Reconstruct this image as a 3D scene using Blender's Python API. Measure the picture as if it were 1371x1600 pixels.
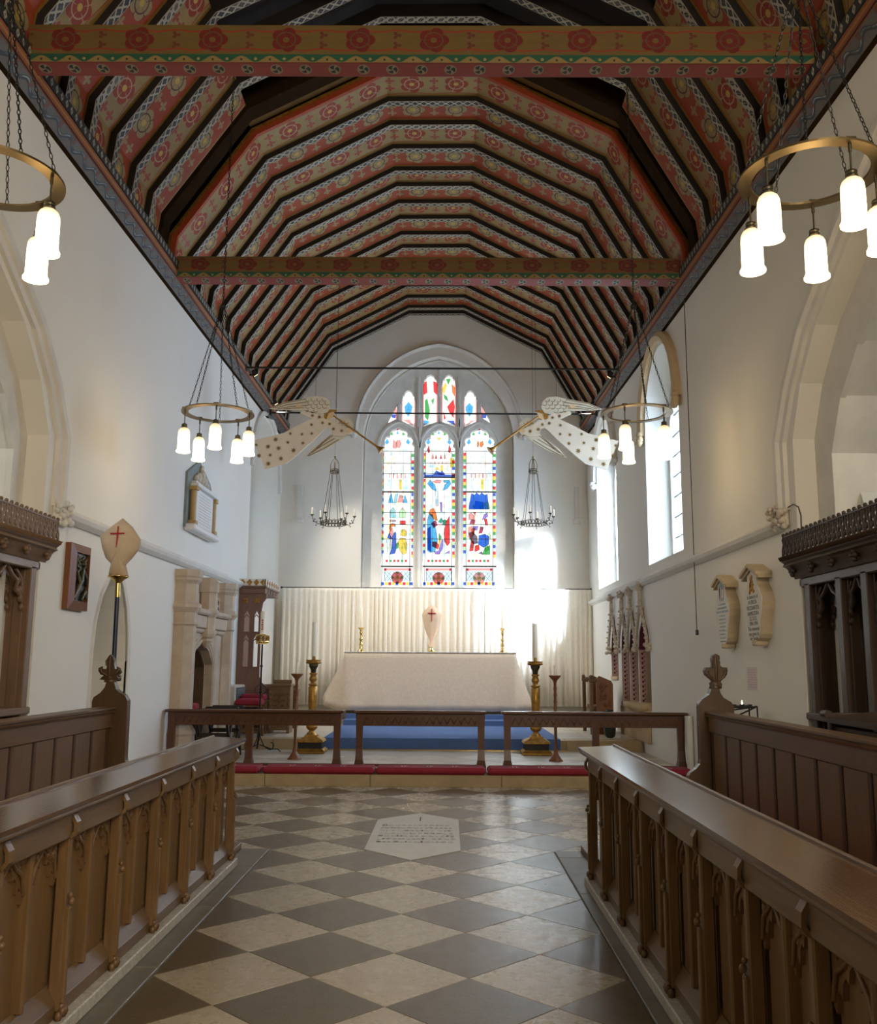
import bpy, bmesh, math, random
from math import sin, cos, tan, pi, radians, sqrt, atan2, hypot, floor as fl
from mathutils import Vector, Matrix
from mathutils.geometry import tessellate_polygon
random.seed(7)
S = bpy.context.scene
COL = S.collection
for o in list(bpy.data.objects):
    bpy.data.objects.remove(o)

# ------------------------------------------------------------------ camera
EYE = 1.5
FOC, PITCH, YAW, ROLL = 1441.85, radians(9.3127), radians(-0.3460), radians(0.3928)
cam = bpy.data.cameras.new('camera')
cam.sensor_fit = 'VERTICAL'
cam.sensor_height = 36.0
cam.lens = FOC / 1600 * 36.0
cam.clip_start = 0.05
co = bpy.data.objects.new('camera', cam)
COL.objects.link(co)
co.location = (0, 0, EYE)
co.matrix_world = Matrix.Translation((0, 0, EYE)) @ Matrix.Rotation(-YAW, 4, 'Z') @ Matrix.Rotation(pi/2 + PITCH, 4, 'X') @ Matrix.Rotation(ROLL, 4, 'Z')
S.camera = co

# ------------------------------------------------------------------ light
S.view_settings.view_transform = 'Standard'
S.view_settings.look = 'None'
S.view_settings.gamma = 1.0
S.view_settings.use_curve_mapping = False
S.view_settings.exposure = 0.72
SKY = 28.0
SPOT_W = 330.0
w = bpy.data.worlds.new('daylight')
S.world = w
w.use_nodes = True
wn = w.node_tree
wn.nodes.clear()
bg = wn.nodes.new('ShaderNodeBackground')
wo = wn.nodes.new('ShaderNodeOutputWorld')
bg.inputs[0].default_value = (0.92, 0.96, 1.0, 1)
bg.inputs[1].default_value = SKY
wn.links.new(bg.outputs[0], wo.inputs[0])


def lamp(name, kind, loc, target, energy, color=(1, 1, 1), **kw):
    l = bpy.data.lights.new(name, kind)
    l.energy = energy
    l.color = color
    for k, v in kw.items():
        setattr(l, k, v)
    o = bpy.data.objects.new(name, l)
    COL.objects.link(o)
    o.location = loc
    o.rotation_euler = (Vector(target) - Vector(loc)).to_track_quat('-Z', 'Y').to_euler()
    return o


def portal(name, loc, target, sx, sy):
    o = lamp(name, 'AREA', loc, target, 1.0, shape='RECTANGLE', size=sx, size_y=sy)
    o.data.cycles.is_portal = True
    return o


XL, XR, YE = -3.64, 3.19, 20.2          # wall faces: left, right, east
portal('east_window_portal', (-0.13, 20.62, 5.7), (-0.13, 0, 5.7), 3.4, 5.8)
portal('south_window_portal', (XR+0.65, 13.25, 4.6), (0, 13.25, 4.6), 2.2, 3.4)
portal('south_window_portal', (XR+0.65, 17.9, 4.6), (0, 17.9, 4.6), 2.2, 3.4)
portal('north_window_portal', (XL-0.85, 18.42, 4.7), (0, 18.42, 4.7), 2.9, 3.6)
# sunshine that falls through the second south window on to the curtain
lamp('sun_through_south_window', 'SPOT', (6.0, 14.6, 7.8), (1.95, 19.9, 3.35), 150000, (1.0, 0.96, 0.9), spot_size=radians(20), spot_blend=0.9, shadow_soft_size=0.45)
# added fill lamps, unseen: behind the camera and in the aisles behind both screens
lamp('nave_fill', 'AREA', (2.3, -2.6, 4.4), (-2.4, 7.5, 1.6), 290, (1.0, 0.86, 0.68), shape='RECTANGLE', size=2.4, size_y=4.0)
lamp('south_aisle_fill', 'AREA', (5.6, 6.4, 4.4), (3.4, 6.9, 3.0), 30, (1.0, 0.95, 0.85), shape='RECTANGLE', size=2.0, size_y=1.5)
lamp('north_aisle_fill', 'AREA', (-6.0, 6.2, 4.4), (-3.8, 6.9, 3.0), 26, (0.86, 0.94, 1.0), shape='RECTANGLE', size=2.0, size_y=1.5)


# ------------------------------------------------------------------ pixel -> point, used to take measurements off the photograph
def ray(px, py):
    u, v = px - 685.5, py - 800.0
    u, v = u*cos(ROLL) + v*sin(ROLL), -u*sin(ROLL) + v*cos(ROLL)
    x, y, z = u/FOC, 1.0, -v/FOC
    y, z = y*cos(PITCH) - z*sin(PITCH), y*sin(PITCH) + z*cos(PITCH)
    return Vector((x*cos(YAW) + y*sin(YAW), -x*sin(YAW) + y*cos(YAW), z))


def at(px, py, Y):                      # on the plane y = Y
    d = ray(px, py)
    t = Y / d.y
    return Vector((d.x*t, Y, EYE + d.z*t))


def onx(X, px, py):                     # on the plane x = X
    d = ray(px, py)
    t = X / d.x
    return Vector((X, d.y*t, EYE + d.z*t))


# ------------------------------------------------------------------ shader expressions
class E:
    def __init__(s, nt, k):
        s.nt, s.k = nt, k

    def m(s, op, *b):
        n = s.nt.nodes.new('ShaderNodeMath')
        n.operation = op
        for i, x in enumerate((s,) + b):
            if isinstance(x, E):
                s.nt.links.new(x.k, n.inputs[i])
            else:
                n.inputs[i].default_value = x
        return E(s.nt, n.outputs[0])

    def __add__(s, b): return s.m('ADD', b)
    def __sub__(s, b): return s.m('SUBTRACT', b)
    def __mul__(s, b): return s.m('MULTIPLY', b)
    def __truediv__(s, b): return s.m('DIVIDE', b)
    def __lt__(s, b): return s.m('LESS_THAN', b)
    def __gt__(s, b): return s.m('GREATER_THAN', b)
    def abs(s): return s.m('ABSOLUTE')
    def fract(s): return s.m('FRACT')
    def cos(s): return s.m('COSINE')
    def sin(s): return s.m('SINE')
    def max(s, b): return s.m('MAXIMUM', b)
    def min(s, b): return s.m('MINIMUM', b)
    def hyp(s, b): return (s*s + b*b).m('SQRT')
    def atan2(s, b): return s.m('ARCTAN2', b)


class Mat:
    """A principled material with a running base colour that masks paint over."""
    def __init__(s, name, col, rough=0.6, metal=0.0, spec=0.5):
        s.mat = bpy.data.materials.new(name)
        s.mat.use_nodes = True
        s.nt = s.mat.node_tree
        s.b = s.nt.nodes['Principled BSDF']
        s.b.inputs['Roughness'].default_value = rough
        s.b.inputs['Metallic'].default_value = metal
        s.b.inputs['Specular IOR Level'].default_value = spec
        s.c = None
        s.base = (*col, 1)
        s.b.inputs['Base Color'].default_value = s.base

    def sock(s, c):
        if isinstance(c, tuple):
            r = s.nt.nodes.new('ShaderNodeRGB')
            r.outputs[0].default_value = (*c[:3], 1)
            return r.outputs[0]
        return c

    def paint(s, fac, col):
        n = s.nt.nodes.new('ShaderNodeMix')
        n.data_type = 'RGBA'
        if isinstance(fac, E):
            s.nt.links.new(fac.k, n.inputs['Factor'])
        else:
            n.inputs['Factor'].default_value = fac
        s.nt.links.new(s.c or s.sock(s.base), n.inputs['A'])
        s.nt.links.new(s.sock(col), n.inputs['B'])
        s.c = n.outputs['Result']
        s.nt.links.new(s.c, s.b.inputs['Base Color'])
        return s

    def coords(s, kind='Object', scale=(1, 1, 1)):
        t = s.nt.nodes.new('ShaderNodeTexCoord')
        m = s.nt.nodes.new('ShaderNodeMapping')
        m.inputs['Scale'].default_value = scale
        s.nt.links.new(t.outputs[kind], m.inputs[0])
        return m.outputs[0]

    def noise(s, scale, stretch=(1, 1, 1), detail=4, rough=0.6, kind='Object'):
        n = s.nt.nodes.new('ShaderNodeTexNoise')
        n.inputs['Scale'].default_value = scale
        n.inputs['Detail'].default_value = detail
        n.inputs['Roughness'].default_value = rough
        if kind == 'World':
            gp = s.nt.nodes.new('ShaderNodeNewGeometry')
            s.nt.links.new(gp.outputs['Position'], n.inputs['Vector'])
        else:
            s.nt.links.new(s.coords(kind, stretch), n.inputs['Vector'])
        return E(s.nt, n.outputs['Fac'])

    def ramp(s, e, lo, hi):             # smooth 0..1 between lo and hi
        n = s.nt.nodes.new('ShaderNodeMapRange')
        n.inputs['From Min'].default_value = lo
        n.inputs['From Max'].default_value = hi
        s.nt.links.new(e.k, n.inputs['Value'])
        return E(s.nt, n.outputs['Result'])

    def bump(s, e, strength=0.3, dist=0.01):
        n = s.nt.nodes.new('ShaderNodeBump')
        n.inputs['Strength'].default_value = strength
        n.inputs['Distance'].default_value = dist
        s.nt.links.new(e.k, n.inputs['Height'])
        s.nt.links.new(n.outputs[0], s.b.inputs['Normal'])
        return s

    def uv(s):
        t = s.nt.nodes.new('ShaderNodeTexCoord')
        p = s.nt.nodes.new('ShaderNodeSeparateXYZ')
        s.nt.links.new(t.outputs['UV'], p.inputs[0])
        return E(s.nt, p.outputs[0]), E(s.nt, p.outputs[1])

    def rnd(s):
        n = s.nt.nodes.new('ShaderNodeObjectInfo')
        return E(s.nt, n.outputs['Random'])


def simple(name, col, rough=0.6, metal=0.0, var=0.25, scale=6, bump=0.15, stretch=(1, 1, 1), dist=0.004, spec=0.5, dark=None):
    M = Mat(name, col, rough, metal, spec)
    n = M.noise(scale, stretch)
    M.paint(M.ramp(n, 0.35, 0.7)*var, dark or tuple(c*0.45 for c in col))
    if bump:
        M.bump(M.noise(scale*4, stretch), bump, dist)
    return M.mat


def wood(name, col, rough=0.4, axis=2, dark=None, var=0.6):
    st = [9, 9, 9]
    st[axis] = 0.7
    M = Mat(name, col, rough)
    dark = dark or tuple(c*0.42 for c in col)
    M.paint(M.ramp(M.noise(5, tuple(st), 6, 0.65), 0.35, 0.68)*var, dark)
    M.paint(M.ramp(M.noise(1.3), 0.4, 0.75)*0.35, tuple(c*0.6 for c in col))
    M.paint(M.ramp(M.rnd(), 0, 1)*0.25, tuple(c*0.7 for c in col))
    M.bump(M.noise(14, tuple(st), 4), 0.12, 0.003)
    return M.mat


MT = {}
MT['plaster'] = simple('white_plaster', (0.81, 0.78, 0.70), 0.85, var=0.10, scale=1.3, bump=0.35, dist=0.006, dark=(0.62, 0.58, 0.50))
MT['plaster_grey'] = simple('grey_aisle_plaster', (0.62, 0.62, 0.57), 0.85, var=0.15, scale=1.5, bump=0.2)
MT['limewash'] = simple('pale_stone_moulding', (0.74, 0.71, 0.64), 0.8, var=0.2, scale=3, bump=0.3)
MT['tracery'] = simple('tracery_stone', (0.80, 0.79, 0.74), 0.8, var=0.25, scale=4, bump=0.3)
MT['buff'] = simple('buff_stone', (0.56, 0.42, 0.25), 0.8, var=0.35, scale=4, bump=0.35, dark=(0.40, 0.28, 0.15))
MT['tanstone'] = simple('tan_stone', (0.54, 0.44, 0.33), 0.8, var=0.55, scale=5, bump=0.4, dark=(0.36, 0.27, 0.18))
MT['carvedstone'] = simple('carved_cream_stone', (0.74, 0.66, 0.54), 0.85, var=0.6, scale=22, bump=0.8, dist=0.012, dark=(0.36, 0.27, 0.17))
MT['darkbrown'] = simple('brown_hearth_stone', (0.11, 0.062, 0.03), 0.9, var=0.6, scale=4)  # deep brown of the hearth lining and the small quatrefoils
MT['step'] = simple('yellow_step_stone', (0.42, 0.32, 0.18), 0.6, var=0.4, scale=5, bump=0.2)
MT['kerb'] = simple('grey_kerb_stone', (0.19, 0.175, 0.145), 0.45, var=0.45, scale=7, bump=0.2)
MT['plinth'] = simple('speckled_plinth_stone', (0.52, 0.50, 0.45), 0.5, var=0.75, scale=45, bump=0.2, dark=(0.25, 0.23, 0.2))
MT['ledger'] = simple('pale_ledger_stone', (0.62, 0.62, 0.58), 0.35, var=0.2, scale=9, bump=0.1)
MT['ink'] = simple('worn_lettering', (0.10, 0.09, 0.08), 0.7, var=0.2)
MT['faint'] = simple('worn_incised_line', (0.53, 0.53, 0.49), 0.6, var=0.3, scale=60)
MT['oak'] = wood('golden_oak', (0.19, 0.108, 0.042), 0.38)
MT['oak_y'] = wood('golden_oak_lengthwise', (0.165, 0.098, 0.042), 0.33, 1)
MT['oaktop'] = wood('polished_oak_top', (0.12, 0.06, 0.024), 0.14, 1)
MT['brown'] = wood('brown_oak', (0.165, 0.088, 0.034), 0.42)
MT['brown_y'] = wood('brown_oak_lengthwise', (0.16, 0.088, 0.038), 0.36, 1)
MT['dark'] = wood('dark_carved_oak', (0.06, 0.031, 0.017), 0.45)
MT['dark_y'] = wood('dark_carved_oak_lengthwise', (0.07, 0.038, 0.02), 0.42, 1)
MT['endoak'] = wood('backlit_pew_end_oak', (0.10, 0.055, 0.022), 0.4)  # dark brown, deepened to imitate pew ends standing against the light
MT['screenwood'] = wood('pale_screen_oak', (0.22, 0.13, 0.07), 0.5)  # lighter brown than the oak of the right screen
MT['screenwood_y'] = wood('pale_screen_oak_lengthwise', (0.25, 0.155, 0.09), 0.45, 1)
MT['tablet'] = simple('honey_tablet_stone', (0.58, 0.47, 0.31), 0.8, var=0.3, scale=6, bump=0.2)
MT['railwood'] = wood('mahogany_rail', (0.115, 0.044, 0.016), 0.33, 0)
MT['chestnut'] = wood('red_chestnut', (0.24, 0.085, 0.025), 0.4)
MT['blackwood'] = wood('black_stained_wood', (0.035, 0.025, 0.018), 0.45)
MT['rosewood'] = wood('rosy_canopy_oak', (0.20, 0.095, 0.06), 0.45)
MT['brass'] = simple('antique_brass', (0.30, 0.22, 0.11), 0.36, 1.0, var=0.25, scale=8, bump=0)
MT['shinybrass'] = simple('polished_brass', (0.80, 0.58, 0.22), 0.2, 1.0, var=0.15, scale=8, bump=0)
MT['gilt'] = simple('worn_gilding', (0.52, 0.28, 0.05), 0.35, 0.6, var=0.7, scale=14, bump=0.3, dark=(0.20, 0.09, 0.02))
MT['iron'] = simple('black_iron', (0.025, 0.024, 0.022), 0.45, 0.5, var=0.3)
MT['bronze'] = simple('dark_bronze', (0.10, 0.085, 0.05), 0.4, 0.8, var=0.4, scale=20)
MT['wax'] = simple('ivory_wax', (0.92, 0.86, 0.70), 0.5, var=0.1, bump=0)
MT['linen'] = simple('unbleached_linen', (0.72, 0.61, 0.48), 0.9, var=0.22, scale=26, bump=0.35, dist=0.003)
MT['veil'] = simple('ecru_veil', (0.60, 0.47, 0.33), 0.9, var=0.3, scale=9, bump=0.3)
MT['whiteveil'] = simple('cream_veil', (0.80, 0.60, 0.43), 0.9, var=0.15, scale=9, bump=0.3)
MT['curtain'] = simple('ivory_curtain', (0.84, 0.79, 0.68), 0.9, var=0.12, scale=20, bump=0.2)
MT['redcross'] = simple('red_braid', (0.42, 0.015, 0.02), 0.7, var=0.2)
MT['redvelvet'] = simple('crimson_velvet', (0.27, 0.012, 0.028), 0.85, var=0.3, scale=18, bump=0.3)
MT['blue'] = simple('blue_carpet', (0.085, 0.155, 0.34), 0.95, var=0.3, scale=50, bump=0.4)
MT['black'] = simple('black_paint', (0.02, 0.018, 0.016), 0.5, var=0.2)
MT['navy'] = simple('dark_blue_lacquer', (0.012, 0.02, 0.05), 0.3, var=0.2)
MT['angel'] = simple('cream_painted_board', (0.80, 0.70, 0.54), 0.6, var=0.12, scale=3, bump=0)
MT['wingwhite'] = simple('pale_painted_wing', (0.74, 0.68, 0.52), 0.6, var=0.15, scale=3, bump=0)
MT['starbrown'] = simple('dull_gold_star', (0.22, 0.13, 0.03), 0.5, 0.2, var=0.3)
MT['flesh'] = simple('painted_flesh_orange', (0.80, 0.58, 0.32), 0.6, var=0.2)
MT['marble'] = simple('white_marble', (0.80, 0.78, 0.76), 0.4, var=0.2, scale=3, bump=0.1)
MT['slate'] = simple('grey_green_slate', (0.22, 0.26, 0.24), 0.5, var=0.4, scale=6)
MT['ochre'] = simple('ochre_marble', (0.46, 0.30, 0.10), 0.4, var=0.4, scale=9)
MT['heater'] = simple('beige_enamel', (0.52, 0.48, 0.40), 0.4, var=0.1, bump=0)
MT['grille'] = simple('blue_grey_grille', (0.13, 0.15, 0.17), 0.5, var=0.2)
MT['paper'] = simple('pinkish_paper', (0.72, 0.65, 0.64), 0.8, var=0.3, scale=30, bump=0)
MT['pipe'] = simple('white_painted_pipe', (0.62, 0.64, 0.62), 0.4, var=0.1, bump=0)
MT['green'] = simple('dark_green_glaze', (0.02, 0.035, 0.025), 0.2, var=0.3)
MT['relief'] = simple('dark_bronze_relief', (0.09, 0.085, 0.07), 0.4, 0.6, var=0.6, scale=25, bump=0.6)
MT['strip'] = simple('pink_painted_stone', (0.66, 0.46, 0.42), 0.8, var=0.35, scale=9)
MT['maroon'] = simple('maroon_paint', (0.12, 0.012, 0.03), 0.7, var=0.3)
MT['roofboard'] = simple('dark_roof_boards', (0.022, 0.014, 0.009), 0.8, var=0.4, scale=3, stretch=(1, 8, 1))
MT['ribside'] = simple('black_rafter_side', (0.014, 0.009, 0.007), 0.7, var=0.3)
MT['truss'] = simple('dark_truss_oak', (0.034, 0.018, 0.007), 0.9, var=0.5, scale=8, bump=0, spec=0.05)
MT['vermilion'] = simple('vermilion_paint', (0.42, 0.06, 0.012), 0.6, var=0.35, scale=12)
MT['yellowboard'] = simple('ochre_roof_boards', (0.24, 0.14, 0.03), 0.7, var=0.4, scale=9)


def emit(name, col, strength):
    m = bpy.data.materials.new(name)
    m.use_nodes = True
    b = m.node_tree.nodes['Principled BSDF']
    b.inputs['Base Color'].default_value = (*col, 1)
    b.inputs['Emission Color'].default_value = (*col, 1)
    b.inputs['Emission Strength'].default_value = strength
    b.inputs['Roughness'].default_value = 0.4
    return m


MT['flame'] = emit('candle_flame', (1.0, 0.62, 0.25), 9.0)


def lamp_glass():                       # opal glass, brightest around the bulb in the lower half
    M = Mat('lit_opal_glass', (0.95, 0.88, 0.72), 0.35)
    t = M.nt.nodes.new('ShaderNodeTexCoord')
    p = M.nt.nodes.new('ShaderNodeSeparateXYZ')
    M.nt.links.new(t.outputs['Generated'], p.inputs[0])
    z = E(M.nt, p.outputs[2])
    g = M.ramp(z, 1.0, 0.40)
    M.b.inputs['Emission Color'].default_value = (1.0, 0.74, 0.40, 1)
    M.nt.links.new((g*g*6.0 + 0.34).k, M.b.inputs['Emission Strength'])
    return M.mat


MT['opal'] = lamp_glass()


def rose(M, u, v, du, cy, width, R, petal, line, core):
    """A five-petalled rose every du metres; v runs 0..1 over width metres."""
    U = ((u/du).fract() - 0.5)*du
    V = (v - cy)*width
    r = U.hyp(V)
    a = V.atan2(U)
    lobe = (a*2.5).cos().abs()
    M.paint(r < (lobe*0.24 + 0.80)*R, petal)
    M.paint(((r - R*0.62).abs() < R*0.05), line)
    M.paint(((lobe < 0.10)*((r < R*0.95)*(r > R*0.3))), line)
    M.paint(r < R*0.22, core)
    return U, V, r


def panel_mat(name, ground, petal, line, motif):
    M = Mat(name, ground, 0.6)
    u, v = M.uv()
    M.paint(M.ramp(M.noise(3), 0.4, 0.75)*0.35, tuple(c*0.55 for c in ground))
    W = 0.46
    U2 = ((u/0.62 + 0.5).fract() - 0.5)*0.62
    for cv, k in ((0.30, 1), (0.62, 1)):
        V2 = (v - cv)*W
        r2 = U2.hyp(V2)
        a2 = V2.atan2(U2)
        M.paint(r2 < ((a2*2).cos().abs()*0.055 + 0.012), motif)
    rose(M, u, v, 0.62, 0.45, W, 0.165, petal, line, (0.55, 0.36, 0.07))
    vine = (((u*(2*pi/0.62)).cos()*0.03 + 0.86) - v).abs() < 0.014
    M.paint(vine, (0.38, 0.05, 0.01))
    M.paint(v > 0.93, (0.30, 0.17, 0.03))
    M.paint(((u/0.16).fract() < 0.03)*0.35, tuple(c*0.35 for c in ground))
    return M.mat


MT['panel_red'] = panel_mat('red_painted_panel', (0.36, 0.052, 0.007), (0.34, 0.25, 0.10), (0.10, 0.03, 0.02), (0.34, 0.24, 0.10))
MT['panel_cream'] = panel_mat('cream_painted_panel', (0.35, 0.24, 0.085), (0.30, 0.032, 0.008), (0.46, 0.30, 0.16), (0.34, 0.06, 0.03))


def lattice_mat(name, leaf):
    M = Mat(name, (0.44, 0.40, 0.31), 0.6)
    u, v = M.uv()
    ink = (0.022, 0.028, 0.032)
    P = 0.125
    U = (u/P).fract() - 0.5
    V = v - 0.5
    if leaf:
        a = ((U + V*0.5)*(U + V*0.5)*9 + V*V*7) < 0.55
        b = ((U.abs() - 0.5).abs().hyp(V.abs() - 0.36) < 0.15)
        M.paint(a.max(b), ink)
        M.paint((((U + V*0.5) + V*0.25).abs() < 0.03), (0.38, 0.34, 0.26))
    else:
        q = (U.abs() - 0.17).hyp(V) < 0.15
        q = q.max(U.hyp(V.abs() - 0.17) < 0.15)
        t = ((U.abs() - 0.5).abs() + (V.abs() - 0.42).abs()*1.2) < 0.34
        M.paint(q.max(t), ink)
    M.paint(V.abs() > 0.44, (0.38, 0.34, 0.26))
    M.paint(M.ramp(M.noise(4), 0.45, 0.75)*0.4, (0.30, 0.26, 0.2))
    return M.mat


MT['lattice'] = lattice_mat('white_quatrefoil_soffit', False)
MT['leafband'] = lattice_mat('white_leaf_soffit', True)


def beam_face():
    M = Mat('gilded_beam_face', (0.15, 0.095, 0.024), 0.6)
    u, v = M.uv()
    M.paint(M.ramp(M.noise(3, (1, 6, 6)), 0.4, 0.75)*0.4, (0.10, 0.055, 0.015))
    w0 = 0.30
    for s in (0.80, 0.16):
        vine = (v - (u*(4*pi/0.62)).cos()*0.03 - s).abs() < 0.026
        M.paint(vine, (0.26, 0.03, 0.012))
    U2 = ((u/0.62 + 0.5).fract() - 0.5)*0.62
    for cv in (0.32, 0.66):
        V2 = (v - cv)*w0
        a2 = V2.atan2(U2)
        M.paint(U2.hyp(V2) < ((a2*1.5).cos().abs()*0.035 + 0.006), (0.12, 0.03, 0.015))
    rose(M, u, v, 0.62, 0.5, w0, 0.125, (0.14, 0.012, 0.007), (0.11, 0.06, 0.02), (0.15, 0.085, 0.02))
    return M.mat


def beam_fringe():
    M = Mat('green_beam_fringe', (0.012, 0.085, 0.045), 0.6)
    u, v = M.uv()
    U = ((u/0.24).fract() - 0.5).abs()
    M.paint(v < ((U*(2*pi)).cos()*0.38 + 0.42), (0.25, 0.17, 0.06))
    M.paint((((U - 0.5).abs()*0.24).hyp((v - 0.42)*0.07) < 0.013), (0.30, 0.22, 0.09))
    M.paint(((U*0.24).hyp((v - 0.35)*0.07) < 0.010), (0.03, 0.03, 0.02))
    return M.mat


def beam_pink():
    M = Mat('rose_pink_chamfer', (0.25, 0.045, 0.035), 0.6)
    u, v = M.uv()
    U = ((u/0.245).fract() - 0.5)*0.245
    V = (v - 0.5)*0.12
    r = U.hyp(V*1.25)
    a = V.atan2(U)
    M.paint(r < 0.052, (0.26, 0.21, 0.13))
    M.paint((r < 0.042)*((a*3 + r*40).sin() > -0.35)*(r > 0.008), (0.018, 0.025, 0.022))
    M.paint(v > 0.95, (0.20, 0.02, 0.015))
    return M.mat


MT['beamface'], MT['fringe'], MT['pink'] = beam_face(), beam_fringe(), beam_pink()


def cornice_mats():
    M = Mat('cornice_wave_paint', (0.11, 0.10, 0.085), 0.6)
    u, v = M.uv()
    wv = (u*(2*pi/0.30)).sin()*0.24 + 0.5
    M.paint((v - wv).abs() < 0.17, (0.025, 0.035, 0.042))
    M.paint(((v - wv - 0.05).abs() < 0.05)*M.ramp(M.noise(9), 0.4, 0.6), (0.28, 0.31, 0.31))
    M.paint((((u/0.30).fract() - 0.5).abs() < 0.10)*(v > 0.55), (0.13, 0.05, 0.03))
    M.paint(M.ramp(M.noise(5), 0.45, 0.7)*0.5, (0.05, 0.045, 0.04))
    R = Mat('cornice_red_fillet', (0.30, 0.085, 0.045), 0.6)
    u, v = R.uv()
    R.paint((v - 0.62).abs() < 0.12, (0.34, 0.20, 0.05))
    R.paint((v - 0.12).abs() < 0.09, (0.03, 0.02, 0.015))
    T = Mat('cornice_chequer_paint', (0.03, 0.032, 0.03), 0.6)
    u, v = T.uv()
    U = ((u/0.11).fract() - 0.5).abs()
    T.paint(((U*0.9 + (v - 0.5).abs()*0.6) < 0.26), (0.40, 0.37, 0.28))
    T.paint(((U*0.9 + (v - 0.5).abs()*0.6) < 0.09), (0.08, 0.12, 0.13))
    return M.mat, R.mat, T.mat


MT['cor_low'], MT['cor_mid'], MT['cor_top'] = cornice_mats()


def tile_mat(name, col, dark, rough):
    M = Mat(name, col, rough, 0.0, 0.38)
    M.paint(M.ramp(M.rnd(), 0, 1)*0.40, tuple(c*0.72 for c in col))
    M.paint(M.ramp(M.noise(2.6, kind='World'), 0.38, 0.7)*0.4, dark)
    g = M.ramp(M.noise(75, detail=8, rough=0.75, kind='World'), 0.49, 0.60)
    M.paint(g*M.ramp(M.rnd(), 0.20, 0.9)*0.70, tuple(c*0.62 for c in dark))
    M.bump(M.noise(30), 0.03, 0.002)
    M.nt.links.new((M.noise(12, kind='World')*0.20 + rough - 0.04).k, M.b.inputs['Roughness'])
    return M.mat


MT['tile_light'] = tile_mat('cream_stone_tile', (0.46, 0.40, 0.30), (0.35, 0.29, 0.21), 0.22)
MT['tile_dark'] = tile_mat('grey_stone_tile', (0.15, 0.113, 0.064), (0.085, 0.062, 0.036), 0.26)
MT['tile_pale'] = tile_mat('pale_sanctuary_tile', (0.60, 0.53, 0.43), (0.5, 0.43, 0.33), 0.34)
MT['tile_mid'] = tile_mat('buff_sanctuary_tile', (0.46, 0.40, 0.32), (0.38, 0.31, 0.22), 0.34)
MT['joint'] = simple('floor_joint', (0.10, 0.085, 0.06), 0.9)


def glass_mat():                        # stained glass: every piece filters the sky by its own colour
    m = bpy.data.materials.new('stained_glass')
    m.use_nodes = True
    nt = m.node_tree
    nt.nodes.clear()
    a = nt.nodes.new('ShaderNodeVertexColor')
    a.layer_name = 'tint'
    t = nt.nodes.new('ShaderNodeBsdfTransparent')
    o = nt.nodes.new('ShaderNodeOutputMaterial')
    nt.links.new(a.outputs[0], t.inputs[0])
    nt.links.new(t.outputs[0], o.inputs[0])
    return m


MT['glass'] = glass_mat()


def clear_mat(name='clear_leaded_glass', tint=(0.46, 0.52, 0.60, 1)):
    m = bpy.data.materials.new(name)
    m.use_nodes = True
    nt = m.node_tree
    nt.nodes.clear()
    t = nt.nodes.new('ShaderNodeBsdfTransparent')
    t.inputs[0].default_value = tint
    g = nt.nodes.new('ShaderNodeBsdfGlossy')
    g.inputs['Roughness'].default_value = 0.1
    x = nt.nodes.new('ShaderNodeMixShader')
    x.inputs[0].default_value = 0.06
    o = nt.nodes.new('ShaderNodeOutputMaterial')
    nt.links.new(t.outputs[0], x.inputs[1])
    nt.links.new(g.outputs[0], x.inputs[2])
    nt.links.new(x.outputs[0], o.inputs[0])
    return m


MT['clear'] = clear_mat()
MT['dimglass'] = clear_mat('dimmed_glass', (0.15, 0.165, 0.18, 1))  # unseen north panes, darkened to weaken the light on the east wall


# ------------------------------------------------------------------ mesh builder
def basis(d):
    d = Vector(d).normalized()
    a = Vector((0, 0, 1)) if abs(d.z) < 0.95 else Vector((1, 0, 0))
    x = d.cross(a).normalized()
    return x, d.cross(x).normalized(), d


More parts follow.
